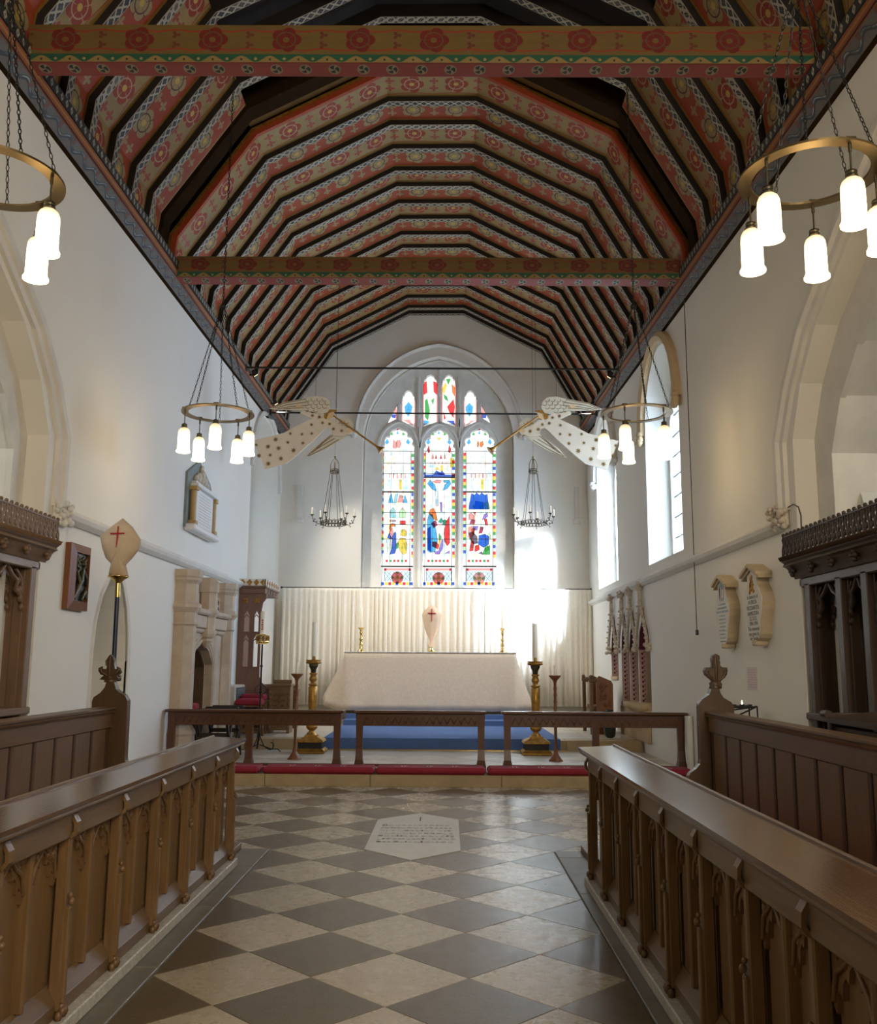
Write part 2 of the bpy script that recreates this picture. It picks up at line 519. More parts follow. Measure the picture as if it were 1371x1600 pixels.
class MB:
    def __init__(s, M=None):
        s.v, s.f, s.uv, s.sm, s.tint = [], [], [], [], None
        s.M = M or Matrix.Identity(4)

    def add(s, vs, fs, smooth=False, uvs=None):
        n = len(s.v)
        s.v += [s.M @ Vector(v) for v in vs]
        for i, f in enumerate(fs):
            s.f.append([n+k for k in f])
            s.sm.append(smooth)
            s.uv.append(uvs[i] if uvs else None)
        return s

    def box(s, a, b, ch=0.0):
        x0, x1 = sorted((a[0], b[0]))
        y0, y1 = sorted((a[1], b[1]))
        z0, z1 = sorted((a[2], b[2]))
        if ch <= 0:
            vs = [(x, y, z) for z in (z0, z1) for y in (y0, y1) for x in (x0, x1)]
            return s.add(vs, [(0, 2, 3, 1), (4, 5, 7, 6), (0, 1, 5, 4), (2, 6, 7, 3), (0, 4, 6, 2), (1, 3, 7, 5)])
        bm = bmesh.new()
        bmesh.ops.create_cube(bm, size=1)
        for v in bm.verts:
            v.co = Vector(((x0+x1)/2 + v.co.x*(x1-x0), (y0+y1)/2 + v.co.y*(y1-y0), (z0+z1)/2 + v.co.z*(z1-z0)))
        bmesh.ops.bevel(bm, geom=bm.edges[:], offset=min(ch, (x1-x0)*.4, (y1-y0)*.4, (z1-z0)*.4), segments=1, affect='EDGES')
        bm.verts.index_update()
        s.add([v.co for v in bm.verts], [[v.index for v in f.verts] for f in bm.faces])
        bm.free()
        return s

    def cyl(s, p, q, r0, r1=None, n=10, caps=True, smooth=True):
        r1 = r0 if r1 is None else r1
        p, q = Vector(p), Vector(q)
        x, y, d = basis(q-p)
        vs = []
        for c, r in ((p, r0), (q, r1)):
            vs += [c + x*(r*cos(2*pi*i/n)) + y*(r*sin(2*pi*i/n)) for i in range(n)]
        s.add(vs, [(i, (i+1) % n, n+(i+1) % n, n+i) for i in range(n)], smooth)
        if caps:
            s.add(vs, [tuple(range(n))[::-1], tuple(range(n, 2*n))])
        return s

    def lathe(s, prof, c=(0, 0, 0), n=16, smooth=True, rot=0.0, sx=1.0, sy=1.0):
        vs, fs = [], []
        for r, z in prof:
            vs += [(c[0]+sx*r*cos(rot+2*pi*i/n), c[1]+sy*r*sin(rot+2*pi*i/n), c[2]+z) for i in range(n)]
        for k in range(len(prof)-1):
            fs += [(k*n+i, k*n+(i+1) % n, (k+1)*n+(i+1) % n, (k+1)*n+i) for i in range(n)]
        s.add(vs, fs, smooth)
        s.add(vs, [tuple(range(n))[::-1], tuple(range((len(prof)-1)*n, len(prof)*n))])
        return s

    def tube(s, path, r, n=6, closed=False, smooth=True):
        P = [Vector(p) for p in path]
        m = len(P)
        rr = r if isinstance(r, (list, tuple)) else [r]*m
        vs, fs = [], []
        ref = None
        for i in range(m):
            d = (P[(i+1) % m] - P[i-1]) if closed else (P[min(i+1, m-1)] - P[max(i-1, 0)])
            if d.length < 1e-9:
                d = Vector((0, 0, 1))
            d.normalize()
            if ref is None:
                ref = basis(d)[0]
            x = (ref - d*ref.dot(d))
            x = x.normalized() if x.length > 1e-6 else basis(d)[0]
            ref = x
            y = d.cross(x)
            vs += [P[i] + x*(rr[i]*cos(2*pi*k/n)) + y*(rr[i]*sin(2*pi*k/n)) for k in range(n)]
        for i in range(m if closed else m-1):
            j = (i+1) % m
            fs += [(i*n+k, i*n+(k+1) % n, j*n+(k+1) % n, j*n+k) for k in range(n)]
        s.add(vs, fs, smooth)
        if not closed:
            s.add(vs, [tuple(range(n))[::-1], tuple(range((m-1)*n, m*n))])
        return s

    def ball(s, c, r, n=8, sq=(1, 1, 1)):
        m = max(4, n//2+1)
        vs, fs = [], []
        for k in range(m+1):
            t = -pi/2 + pi*k/m
            vs += [(c[0]+sq[0]*r*cos(t)*cos(2*pi*i/n), c[1]+sq[1]*r*cos(t)*sin(2*pi*i/n), c[2]+sq[2]*r*sin(t)) for i in range(n)]
        for k in range(m):
            fs += [(k*n+i, k*n+(i+1) % n, (k+1)*n+(i+1) % n, (k+1)*n+i) for i in range(n)]
        return s.add(vs, fs, True)

    def prism(s, outer, holes, to3, d0, d1, sides=True):
        """2-D outline with holes, made solid between depths d0 and d1; to3(a, b, d) gives the point."""
        loops = [outer] + list(holes)
        flat = [p for l in loops for p in l]
        tri = tessellate_polygon([[Vector((p[0], p[1], 0)) for p in l] for l in loops])
        n = len(flat)
        s.add([to3(p[0], p[1], d0) for p in flat] + [to3(p[0], p[1], d1) for p in flat],
              [tuple(t) for t in tri] + [tuple(n+i for i in t[::-1]) for t in tri])
        if sides:
            for l in loops:
                m = len(l)
                s.add([to3(p[0], p[1], d) for d in (d0, d1) for p in l], [(i, (i+1) % m, m+(i+1) % m, m+i) for i in range(m)])
        return s

    def sweep(s, path, prof, up):
        """An open profile [(a, b)] carried along a path lying in the plane whose normal is up; a runs sideways in the plane, b along up."""
        up = Vector(up)
        P = [Vector(p) for p in path]
        m, n = len(P), len(prof)
        vs = []
        for i in range(m):
            d0 = (P[i]-P[i-1]).normalized() if i else (P[1]-P[0]).normalized()
            d1 = (P[i+1]-P[i]).normalized() if i < m-1 else d0
            d = (d0+d1).normalized()
            k = 1/max(0.35, d.dot(d1))
            side = d.cross(up).normalized()*k
            vs += [P[i] + side*a + up*b for a, b in prof]
        fs = [(i*n+k, i*n+(k+1) % n, (i+1)*n+(k+1) % n, (i+1)*n+k) for i in range(m-1) for k in range(n)]
        s.add(vs, fs)
        s.add(vs, [tuple(range(n)), tuple(range((m-1)*n, m*n))[::-1]])
        return s

    def quad(s, a, b, c, d, u=None):
        return s.add([a, b, c, d], [(0, 1, 2, 3)], uvs=[u] if u else None)

    def mesh(s, name, mat, off=(0, 0, 0), fix=True):
        me = bpy.data.meshes.new(name)
        o = Vector(off)
        me.from_pydata([v-o for v in s.v], [], s.f)
        me.polygons.foreach_set('use_smooth', s.sm)
        if any(u for u in s.uv):
            L = me.uv_layers.new(name='paint')
            for p in me.polygons:
                u = s.uv[p.index]
                if u:
                    for k, li in enumerate(p.loop_indices):
                        L.data[li].uv = u[k]
        elif fix:
            bm = bmesh.new()
            bm.from_mesh(me)
            bmesh.ops.recalc_face_normals(bm, faces=bm.faces[:])
            bm.to_mesh(me)
            bm.free()
        me.materials.append(MT[mat] if isinstance(mat, str) else mat)
        return me


def wloc(o):
    v = Vector((0, 0, 0))
    while o:
        v += o.location
        o = o.parent
    return v


def link(name, me, parent=None):
    o = bpy.data.objects.new(name, me)
    COL.objects.link(o)
    if parent:
        o.parent = parent
    return o


def part(name, mb, mat, parent, local=False, stuff=False):
    """One mesh object under its parent; mb is in world coordinates unless local."""
    o = link(name, mb.mesh(name, mat, (0, 0, 0) if local or parent is None else wloc(parent)), parent)
    if stuff:
        o['kind'] = 'stuff'
    return o


def tag(o, label, cat, group=None):
    o['label'], o['category'] = label, cat
    if group:
        o['group'] = group
    return o


def thing(name, label, cat, loc=(0, 0, 0), group=None):
    o = link(name, None)
    o.location = loc
    o.empty_display_size = 0.1
    return tag(o, label, cat, group)


def struct(name, mb, mat):
    o = link(name, mb.mesh(name, mat))
    o['kind'] = 'structure'
    return o


def copy_tree(o, parent=None):
    c = o.copy()
    COL.objects.link(c)
    c.parent = parent
    for ch in list(o.children):
        copy_tree(ch, c)
    return c


def gable(hw, spring, apex, n=8):
    """Half-points of a two-centred pointed arch: list of (u, z) from (+hw, spring) to (0, apex)."""
    h = apex - spring
    r = (hw*hw + h*h)/(2*hw)
    a1 = atan2(h, r-hw)
    return [(hw - r + r*cos(a1*i/n), spring + r*sin(a1*i/n)) for i in range(n+1)]


def arch_loop(c, hw, z0, spring, apex, n=8):
    R = gable(hw, spring, apex, n)
    return [(c+hw, z0)] + [(c+u, z) for u, z in R] + [(c-u, z) for u, z in R[::-1][1:]] + [(c-hw, z0)]


# ================================================================== THE BUILDING
Z1, Z2, Z3, Z4 = 0.14, 0.31, 0.41, 0.50         # sanctuary levels
YS1, YS2, YS3, YS4 = 11.73, 15.0, 18.0, 18.45   # their front edges


def toL(a, b, d): return (XL-d, a, b)
def toR(a, b, d): return (XR+d, a, b)
def toE(a, b, d): return (a, YE+d, b)


# ---- floor of the choir: diagonal stone tiles on a dark bed, kerbs beside the stalls
flo = struct('floor', MB().box((-7.1, -3.2, -0.30), (7.1, 11.74, -0.022)).box((-6.9, 11.74, -0.30), (6.9, 20.8, -0.03)), 'joint')
HD, TX, TY, TH = 0.38213, -0.2448, 6.6737, radians(-0.13)


def tpoint(i, j):
    return Vector((TX + i*2*HD*cos(TH) - j*2*HD*sin(TH), TY + i*2*HD*sin(TH) + j*2*HD*cos(TH)))


def clip(poly, x0, x1, y0, y1):
    for ax, val, sg in ((0, x0, 1), (0, x1, -1), (1, y0, 1), (1, y1, -1)):
        out = []
        for k in range(len(poly)):
            a, b = poly[k-1], poly[k]
            da, db = sg*(a[ax]-val), sg*(b[ax]-val)
            if (da < 0) != (db < 0):
                t = da/(da-db)
                out.append((a[0]+(b[0]-a[0])*t, a[1]+(b[1]-a[1])*t))
            if db >= 0:
                out.append(b)
        poly = out
        if not poly:
            return []
    return poly


def area(p):
    return abs(sum(p[k-1][0]*p[k][1]-p[k][0]*p[k-1][1] for k in range(len(p))))/2


def tile_mesh(poly, c, top, th, mat):
    c = Vector((c[0], c[1]))
    mb = MB()
    n = len(poly)
    q = [(p[0]-c[0], p[1]-c[1]) for p in poly]
    mb.add([(p[0], p[1], top-th) for p in q] + [(p[0], p[1], top-0.003) for p in q] + [(p[0]*0.992, p[1]*0.992, top) for p in q],
           [(i, (i+1) % n, n+(i+1) % n, n+i) for i in range(n)] + [(n+i, n+(i+1) % n, 2*n+(i+1) % n, 2*n+i) for i in range(n)]
           + [tuple(range(n))[::-1], tuple(range(2*n, 3*n))])
    return mb.mesh('tile', mat)


def lay_tiles(parent, regions, top, mats, th=0.022):
    g = 0.0016
    h = HD - g
    full = {}
    jr = range(-8, 13)
    for j2 in range(-10, 26):
        for i2 in range(-11, 11):
            if (i2 + j2) % 2 == 0:
                continue                              # tile centres sit on half steps
            mat = mats[0] if i2 % 2 == 0 else mats[1]
            c = tpoint(i2/2, j2/2)
            P = [(c.x+h*cos(TH+k*pi/2), c.y+h*sin(TH+k*pi/2)) for k in range(4)]
            A = area(P)
            for rg in regions:
                q = clip(P, *rg)
                if len(q) < 3 or area(q) < 0.004:
                    continue
                if area(q) > A*0.999:
                    if mat not in full:
                        full[mat] = tile_mesh(P, c, 0, th, mat)
                    me = full[mat]
                    o = link('floor_tile', me, parent)
                    o.location = (c.x, c.y, top)
                else:
                    cc = Vector((sum(p[0] for p in q)/len(q), sum(p[1] for p in q)/len(q)))
                    o = link('floor_tile', tile_mesh(q, cc, 0, th, mat), parent)
                    o.location = (cc.x, cc.y, top)


KL, KR, KE = -1.395, 0.905, 7.80        # tile edge beside the left kerb, the right kerb, and where the kerbs end
lay_tiles(flo, [(KL, KR, 3.3, KE), (XL, XR, KE, YS1)], 0.0, ('tile_light', 'tile_dark'))
for x0, x1, g in ((-1.62, KL-0.003, 0), (KR+0.003, 1.12, 0.4)):
    y = 1.4 + g
    while y < KE:
        e = min(KE, y+1.15)
        part('kerb_stone', MB().box((x0, y, -0.022), (x1, e-0.004, 0.012), 0.004), 'kerb', flo)
        y = e
for x0, x1 in ((XL, -1.62), (1.12, XR)):        # boarded platforms under the stalls
    n = 0
    xx = x0
    while xx < x1-0.01:
        e = min(x1, xx+0.24)
        part('platform_board', MB().box((xx, 1.2, -0.022), (e-0.004, KE, 0.06), 0.003), 'brown_y', flo)
        xx = e

# ledger stone with its worn inscription
sl = [(-0.622, 9.30), (-0.223, 9.70), (0.158, 9.32), (0.150, 7.82), (-0.240, 7.44), (-0.632, 7.85)]
led = part('ledger_stone', MB().prism(sl, [], lambda a, b, d: (a, b, d), 0.0005, 0.005), 'ledger', flo)
mb = MB()
random.seed(3)
for r in range(7):
    yy = 8.95 - r*0.135
    x = -0.56 + 0.02*r*0
    while x < 0.08:
        wd = random.uniform(0.018, 0.05)
        for k in range(random.randint(1, 3)):
            mb.box((x+k*wd/3, yy, 0.004), (x+k*wd/3+0.007, yy+random.uniform(0.05, 0.075), 0.0056))
        mb.box((x, yy+random.choice((0, 0.03, 0.055)), 0.004), (x+wd, yy+0.008+0.0, 0.0056))
        x += wd + random.uniform(0.008, 0.02)
part('inscription', mb, 'faint', led, stuff=True)
part('incised_cross', MB().box((-0.218, 9.22, 0.004), (-0.206, 9.45, 0.0058)), 'ink', led)

# ---- sanctuary: steps and pale paving
sanct = struct('floor', MB().box((XL, YS1+0.02, -0.03), (XR, YS2, Z1-0.024)).box((XL, YS2+0.02, -0.03), (XR, YE, Z2-0.03))
               .box((-1.85, YS3, Z2-0.03), (1.85, YE-0.3, Z3-0.01)).box((-1.85, YS4, Z3-0.02), (1.85, YE-0.3, Z4-0.012)), 'joint')
for k, (y, z0, z1) in enumerate(((YS1, 0.0, Z1), (YS2, Z1, Z2))):
    x = XL
    for wd in ((1.45, 1.30, 1.62, 1.38, 1.12) if k == 0 else (0.95, 0.9, 0.9, 1.05, 0.9, 0.9, 1.27)):
        part('step_stone', MB().box((x, y, z0-0.02), (min(XR, x+wd)-0.004, y+0.36, z1), 0.008), 'step', sanct)
        x += wd
lay_tiles(sanct, [(XL, XR, YS1+0.362, YS2-0.002)], Z1, ('tile_pale', 'tile_mid'))
x = XL
k = 0
while x < XR-0.02:                      # upper paving: big plain slabs
    e = min(XR, x+0.86)
    for y0, y1 in ((YS2+0.362, 16.6), (16.6, 17.9), (17.9, 19.3), (19.3, YE)):
        part('paving_slab', MB().box((x, y0, Z2-0.03), (e-0.004, y1-0.004, Z2), 0.003), 'tile_pale' if k % 3 else 'tile_mid', sanct)
        k += 1
    x = e

# ---- side walls
spL, apL = 3.55, 5.20
archL = [(3.95, 0.0), (3.95, 3.55), (4.2, 4.0), (4.6, 4.4), (5.35, 4.85), (6.1, 5.2), (6.85, 4.85), (7.6, 4.40), (8.0, 4.0), (8.25, 3.55), (8.25, 0.0)]
bot, top = -0.05, 6.75
door = [(9.66, 0.0)] + [(9.66, 1.62), (9.70, 1.90), (9.83, 2.18), (10.02, 2.38), (10.24, 2.50), (10.44, 2.34), (10.60, 2.10), (10.70, 1.80), (10.73, 1.5)] + [(10.73, 0.0)]
winL = arch_loop(18.42, 1.40, 3.02, 5.15, 6.38)
outl = [(-3.2, bot), (YE+0.02, bot), (YE+0.02, top), (-3.2, top)]
hearth = [(12.98, Z1), (12.98, 1.45), (13.25, 1.66), (13.62, 1.78), (13.99, 1.66), (14.26, 1.45), (14.26, Z1)]
wl = struct('wall_left', MB().prism(outl, [archL, door, winL, hearth], toL, 0.0, 0.8), 'plaster')
win1 = arch_loop(13.25, 1.04, 3.02, 5.10, 6.20)
win2 = arch_loop(17.88, 1.06, 3.02, 5.25, 6.35)
SEDY = (14.80, 15.62, 16.35, 17.35)     # sedilia niches: centres and half widths
SEDW = (0.42, 0.34, 0.34, 0.34)


def niche_loop(c, z0, hw=0.30):
    return [(c+hw, z0), (c+hw, 1.72), (c+hw*.72, 2.02), (c+0.10, 2.22), (c, 2.42), (c-0.10, 2.22), (c-hw*.72, 2.02), (c-hw, 1.72), (c-hw, z0)]


niches = [niche_loop(c, 0.86 if k < 3 else 1.28, SEDW[k]) for k, c in enumerate(SEDY)]
wr = struct('wall_right', MB().prism(outl, [archL, win1, win2] + niches, toR, 0.0, 0.6), 'plaster')
struct('wall_back', MB().box((-7, -3.5, -0.1), (7, -3.2, 11)), 'plaster')

# second order of each big arch, set back in the wall, and the springing stones
inner = [(4.25, 0.0), (4.25, 3.35), (4.5, 3.80), (4.9, 4.15), (5.5, 4.5), (6.1, 4.78), (6.7, 4.5), (7.3, 4.15), (7.7, 3.80), (7.95, 3.35), (7.95, 0.0)]
outer2 = [(3.9, -0.02), (3.9, 3.6), (4.15, 4.05), (4.55, 4.45), (5.35, 4.92), (6.1, 5.28), (6.85, 4.92), (7.65, 4.45), (8.05, 4.05), (8.3, 3.6), (8.3, -0.02)]
for to, par in ((toL, wl), (toR, wr)):
    band = outer2 + inner[::-1]
    part('arch_order', MB().prism(band, [], to, 0.20, 0.72), 'limewash', par)
    part('arch_chamfer', MB().sweep([to(a, b, 0.20) for a, b in inner], [(0.0, 0.0), (0.05, 0.0), (0.05, 0.05), (0.0, 0.05)], (1, 0, 0)), 'limewash', par)
    hood = [(3.70, 2.92), (3.70, 3.58), (3.98, 4.02), (4.4, 4.46), (5.25, 4.98), (6.1, 5.40), (6.95, 4.98), (7.80, 4.46), (8.22, 4.02), (8.50, 3.58), (8.50, 2.92)]
    sg = -1 if to is toL else 1
    prof = [(-0.10, 0.0), (-0.10, 0.05), (-0.04, 0.085), (0.03, 0.085), (0.05, 0.05), (0.10, 0.04), (0.10, 0.0)]
    part('hood_mould', MB().sweep([to(a, b, 0.0) for a, b in hood], [(p*1.0, -sg*q) for p, q in prof], (1, 0, 0)), 'limewash', par)
    for yy in (8.55, 3.65):             # carved stops of the hood mould
        random.seed(int(yy*10) + (5 if sg > 0 else 0))
        mb = MB()
        for k in range(46):
            mb.ball((to(0, 0, 0)[0]-sg*random.uniform(0.02, 0.11), yy+random.uniform(-0.14, 0.14), 2.86+random.uniform(-0.11, 0.11)), random.uniform(0.018, 0.038), 7)
        mb.box((to(0, 0, 0)[0], yy-0.14, 2.76), (to(0, 0, 0)[0]-sg*0.06, yy+0.15, 2.95), 0.02)
        part('carved_stop', mb, 'carvedstone' if sg > 0 else 'limewash', par)
    # a plain aisle behind the arch
    nm = 'wall_north_aisle' if sg < 0 else 'wall_south_aisle'
    x0, x1 = (XL-0.8, XL-3.2) if sg < 0 else (XR+0.6, XR+3.2)
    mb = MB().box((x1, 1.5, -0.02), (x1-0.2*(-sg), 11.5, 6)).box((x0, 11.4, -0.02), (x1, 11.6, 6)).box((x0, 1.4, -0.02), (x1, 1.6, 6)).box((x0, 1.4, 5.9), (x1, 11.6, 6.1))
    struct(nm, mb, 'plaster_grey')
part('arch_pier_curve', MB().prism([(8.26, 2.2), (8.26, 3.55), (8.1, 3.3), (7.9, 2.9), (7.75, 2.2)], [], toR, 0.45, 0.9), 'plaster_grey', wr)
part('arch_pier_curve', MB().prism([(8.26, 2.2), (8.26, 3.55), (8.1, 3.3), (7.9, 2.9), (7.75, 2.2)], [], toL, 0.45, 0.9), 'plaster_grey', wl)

# doorway: grey stair wall behind, moulded edge
part('stair_wall', MB().box((XL-0.82, 9.3, -0.02), (XL-1.3, 9.5, 3)).box((XL-1.25, 9.3, -0.02), (XL-1.4, 11.2, 3)).box((XL-0.82, 10.95, -0.02), (XL-1.3, 11.2, 3)).box((XL-0.8, 9.3, 2.9), (XL-1.4, 11.2, 3.0)), 'plaster_grey', wl)
part('door_moulding', MB().sweep([toL(a, b, 0.0) for a, b in door], [(0.0, -0.02), (0.0, 0.012), (-0.05, 0.022), (-0.07, 0.0), (-0.07, -0.02)], (1, 0, 0)), 'limewash', wl)
part('latch', MB().box((XL-0.03, 9.655, 1.56), (XL-0.08, 9.675, 1.64)), 'iron', wl)

# string courses
for k, (sg, X, par) in enumerate(((1, XL, wl), (-1, XR, wr))):
    zl = 2.86 if sg > 0 else 2.80
    prof = [(0, -0.06), (0.03, -0.06), (0.075, -0.02), (0.09, 0.02), (0.075, 0.05), (0.03, 0.07), (0, 0.09)]
    y1 = 16.42 if sg > 0 else YE
    mb = MB()
    mb.add([(X+sg*a, y, zl+b) for y in (8.55, y1) for a, b in prof],
           [(i, (i+1) % 7, 7+(i+1) % 7, 7+i) for i in range(7)] + [tuple(range(7)), tuple(range(7, 14))])
    o = struct('trim_%d' % (k+1), mb, 'limewash')

# ---- south and north windows
for k, (c, hw, ap, sg, X) in enumerate(((13.25, 1.04, 6.20, 1, XR), (17.88, 1.06, 6.35, 1, XR), (18.42, 1.40, 6.38, -1, XL))):
    sp = (5.10, 5.25, 5.15)[k]
    dd = 0.0 if k < 2 else 0.26
    to = toR if sg > 0 else toL
    lp = arch_loop(c, hw+0.02, 3.0, sp, ap+0.02)
    wnd = struct('window_%d' % (k+2), MB().prism(lp, [arch_loop(c-0.5*hw, hw*0.40, 3.12, sp-0.1, sp+0.45, 5), arch_loop(c+0.5*hw, hw*0.40, 3.12, sp-0.1, sp+0.45, 5)], to, 0.36+dd, 0.46+dd), 'limewash')
    for s in (-0.5, 0.5):
        part('pane', MB().prism(arch_loop(c+s*hw, hw*0.43, 3.08, sp-0.1, sp+0.5, 5), [], to, 0.405+dd, 0.415+dd), 'dimglass' if k == 2 else 'clear', wnd)
        mb = MB()
        for q in range(1, 8):
            z = 3.12 + q*0.32
            mb.box(to(c+s*hw-hw*0.41, z-0.008, 0.40+dd), to(c+s*hw+hw*0.41, z+0.008, 0.42+dd))
        part('saddle_bar', mb, 'iron', wnd)
    if k == 0 or k == 1:
        path = [to(a, b, 0) for a, b in [(c+u, z) for u, z in gable(hw+0.10, sp, ap+0.12)] + [(c-u, z) for u, z in gable(hw+0.10, sp, ap+0.12)[::-1][1:]]]
        part('hood_mould', MB().sweep(path, [(-0.07, 0.0), (-0.07, -0.07), (0.0, -0.11), (0.07, -0.07), (0.07, 0.0)], (1, 0, 0)), 'buff' if k == 0 else 'limewash', wnd)
        for s in (-1, 1):
            mb = MB()
            random.seed(k*7+s)
            for q in range(7):
                mb.ball((XR-random.uniform(0.02, 0.10), c+s*(hw+0.10)+random.uniform(-0.07, 0.07), sp-0.05+random.uniform(-0.07, 0.07)), 0.06, 7)
            part('label_stop', mb, 'buff' if k == 0 else 'limewash', wnd)
    if k == 2:
        path = [to(a, b, 0) for a, b in [(c+u, z) for u, z in gable(hw+0.08, sp, ap+0.1)] + [(c-u, z) for u, z in gable(hw+0.08, sp, ap+0.1)[::-1][1:]]]
        part('hood_mould', MB().sweep(path, [(-0.05, 0.0), (-0.05, 0.05), (0.0, 0.08), (0.05, 0.05), (0.05, 0.0)], (1, 0, 0)), 'limewash', wnd)

# ---- east wall and its three-light window
CX = -0.135
reveal = arch_loop(CX, 1.70, 3.02, 6.42, 8.42, 12)
we = struct('wall_east', MB().prism([(-4.6, bot), (4.2, bot), (4.2, 10.4), (-4.6, 10.4)], [reveal], toE, 0.0, 0.5), 'plaster')
hd = [(CX+u, z) for u, z in gable(1.86, 6.60, 8.68, 14)]
hd = hd + [(2*CX-u, z) for u, z in hd[::-1][1:]]
part('hood_mould', MB().sweep([toE(a, b, 0) for a, b in hd], [(-0.045, 0.0), (-0.045, -0.05), (0.0, -0.09), (0.03, -0.05), (0.045, 0.0)], (0, 1, 0)), 'limewash', we)
for s in (-1, 1):
    mb = MB()
    random.seed(11+s)
    for q in range(8):
        mb.ball((CX+s*1.92+random.uniform(-0.07, 0.07), YE-random.uniform(0.03, 0.13), 6.55+random.uniform(-0.07, 0.07)), 0.065, 8)
    part('label_stop', mb, 'limewash', we)
part('reveal_moulding', MB().sweep([toE(a, b, 0.30) for a, b in arch_loop(CX, 1.66, 3.02, 6.42, 8.38, 12)], [(0.0, 0.0), (0.0, -0.10), (-0.05, -0.06), (-0.09, -0.07), (-0.10, 0.0)], (0, 1, 0)), 'limewash', we)
for s, x in ((-1, -3.2), (1, 2.95)):    # little capitals high on the wall beside the corners
    part('wall_capital', MB().box((x-0.10, YE, 4.55), (x+0.10, YE-0.08, 4.66), 0.02).box((x-0.05, YE, 4.66), (x+0.05, YE-0.05, 5.4)), 'limewash', we)

TYP = 20.50                             # tracery plane


def tq(px, py):
    p = at(px, py, TYP)
    return (p.x, p.z)


def cusped(pl, pr, pb, ps, pa, deep=True):
    """A light with a cusped head between pixels pl..pr, bottom pb, springing ps, apex pa (numbers read off the photograph)."""
    x0, zb = tq(pl, pb)
    x1, zs = tq(pr, ps)
    za = tq((pl+pr)/2, pa)[1]
    c, hw, h = (x0+x1)/2, (x1-x0)/2, za-zs
    half = [(1, 0), (0.90, 0.03), (0.86, 0.10), (0.92, 0.22), (0.88, 0.38), (0.76, 0.48), (0.62, 0.50), (0.55, 0.52), (0.58, 0.64), (0.50, 0.78), (0.34, 0.86), (0.22, 0.88), (0.12, 0.96), (0, 1.0)] if deep else \
           [(1, 0), (0.86, 0.10), (0.90, 0.30), (0.78, 0.48), (0.58, 0.52), (0.56, 0.70), (0.34, 0.88), (0.0, 1.0)]
    return c, hw, zb, [(c+hw, zb)] + [(c+u*hw, zs+t*h) for u, t in half] + [(c-u*hw, zs+t*h) for u, t in half[::-1][1:]] + [(c-hw, zb)]


def slant(pl, pr, bl, br, ps, pa):
    c, hw, zb, lp = cusped(pl, pr, max(bl, br), ps, pa, False)
    lp[0] = tq(pr, br)
    lp[-1] = tq(pl, bl)
    return lp


main = [cusped(595, 647.5, 917, 696, 667.5), cusped(660.5, 711.5, 917, 699, 670), cusped(723.8, 775.3, 917, 697, 668.5)]
upper = [slant(661, 684, 667, 659, 599, 585), slant(690.5, 712.5, 659, 667.5, 599, 585),
         slant(627.5, 649, 657.5, 668.8, 625, 609), slant(725, 745.5, 667.5, 659, 625, 609.5)]
tri = [[tq(620.5, 631), tq(604, 662.5), tq(613, 658), tq(620.5, 654)], [tq(752.5, 631), tq(752.5, 652.5), tq(760, 657), tq(769, 662.5)]]
outline = arch_loop(CX, 1.71, 3.0, 6.42, 8.44, 12)
w1 = struct('window_1', MB().prism(outline, [m[3] for m in main] + upper + tri, lambda a, b, d: (a, TYP+d, b), 0.0, 0.14), 'tracery')
roll = [(-0.035, 0.0), (-0.02, -0.05), (0.02, -0.05), (0.035, 0.0)]
for px in (654, 717.6):
    a, b = tq(px, 918), tq(px, 655)
    part('mullion_roll', MB().sweep([(a[0], TYP, a[1]), (a[0], TYP, b[1])], roll, (0, 1, 0)), 'tracery', w1)
for (c, hw, zb, lp) in main:
    zs = lp[1][1]
    za = max(p[1] for p in lp)
    g = gable(hw+0.085, zs-0.02, za+0.13, 8)
    path = [(c+u, TYP, z) for u, z in g] + [(c-u, TYP, z) for u, z in g[::-1][1:]]
    part('head_roll', MB().sweep(path, roll, (0, 1, 0)), 'tracery', w1)
for px, py0, py1 in ((687.2, 664, 578), (654, 668, 590), (717.6, 668, 590), (623.5, 660, 632), (749, 660, 632)):
    a, b = tq(px, py0), tq(px, py1)
    part('super_mullion', MB().sweep([(a[0], TYP, a[1]), (a[0], TYP, b[1])], roll, (0, 1, 0)), 'tracery', w1)


# stained glass: pieces of coloured glass as polygons, read off the photograph
def lin(c): return tuple((x/12.92 if x <= 0.04045 else ((x+0.055)/1.055)**2.4) for x in c)


BASE = (0.031, 0.0308, 0.0283)
PAL = {'h': (0.94, 0.97, 0.98), 'i': (0.99, 0.95, 0.80), 'j': (0.84, 0.95, 0.88), 'q': (0.97, 0.86, 0.86), 'e': (0.80, 0.90, 0.97), 'r': (0.88, 0.18, 0.20), 'g': (0.25, 0.66, 0.32), 'b': (0.20, 0.36, 0.78), 'y': (0.98, 0.82, 0.32), 'c': (0.30, 0.68, 0.90), 'l': (0.62, 0.84, 0.96), 'p': (0.60, 0.48, 0.86),
       'o': (0.95, 0.50, 0.22), 'k': (0.97, 0.62, 0.62), 'R': (0.92, 0.40, 0.40), 'G': (0.55, 0.82, 0.58), 'm': (0.72, 0.22, 0.40), 'n': (0.10, 0.16, 0.42), 'w': (1, 1, 0.97), 'v': (0.75, 0.92, 0.72), 't': (0.12, 0.60, 0.52), 'd': (0.42, 0.38, 0.46), 'B': (0.05, 0.38, 0.85), 's': (0.85, 0.93, 0.98)}


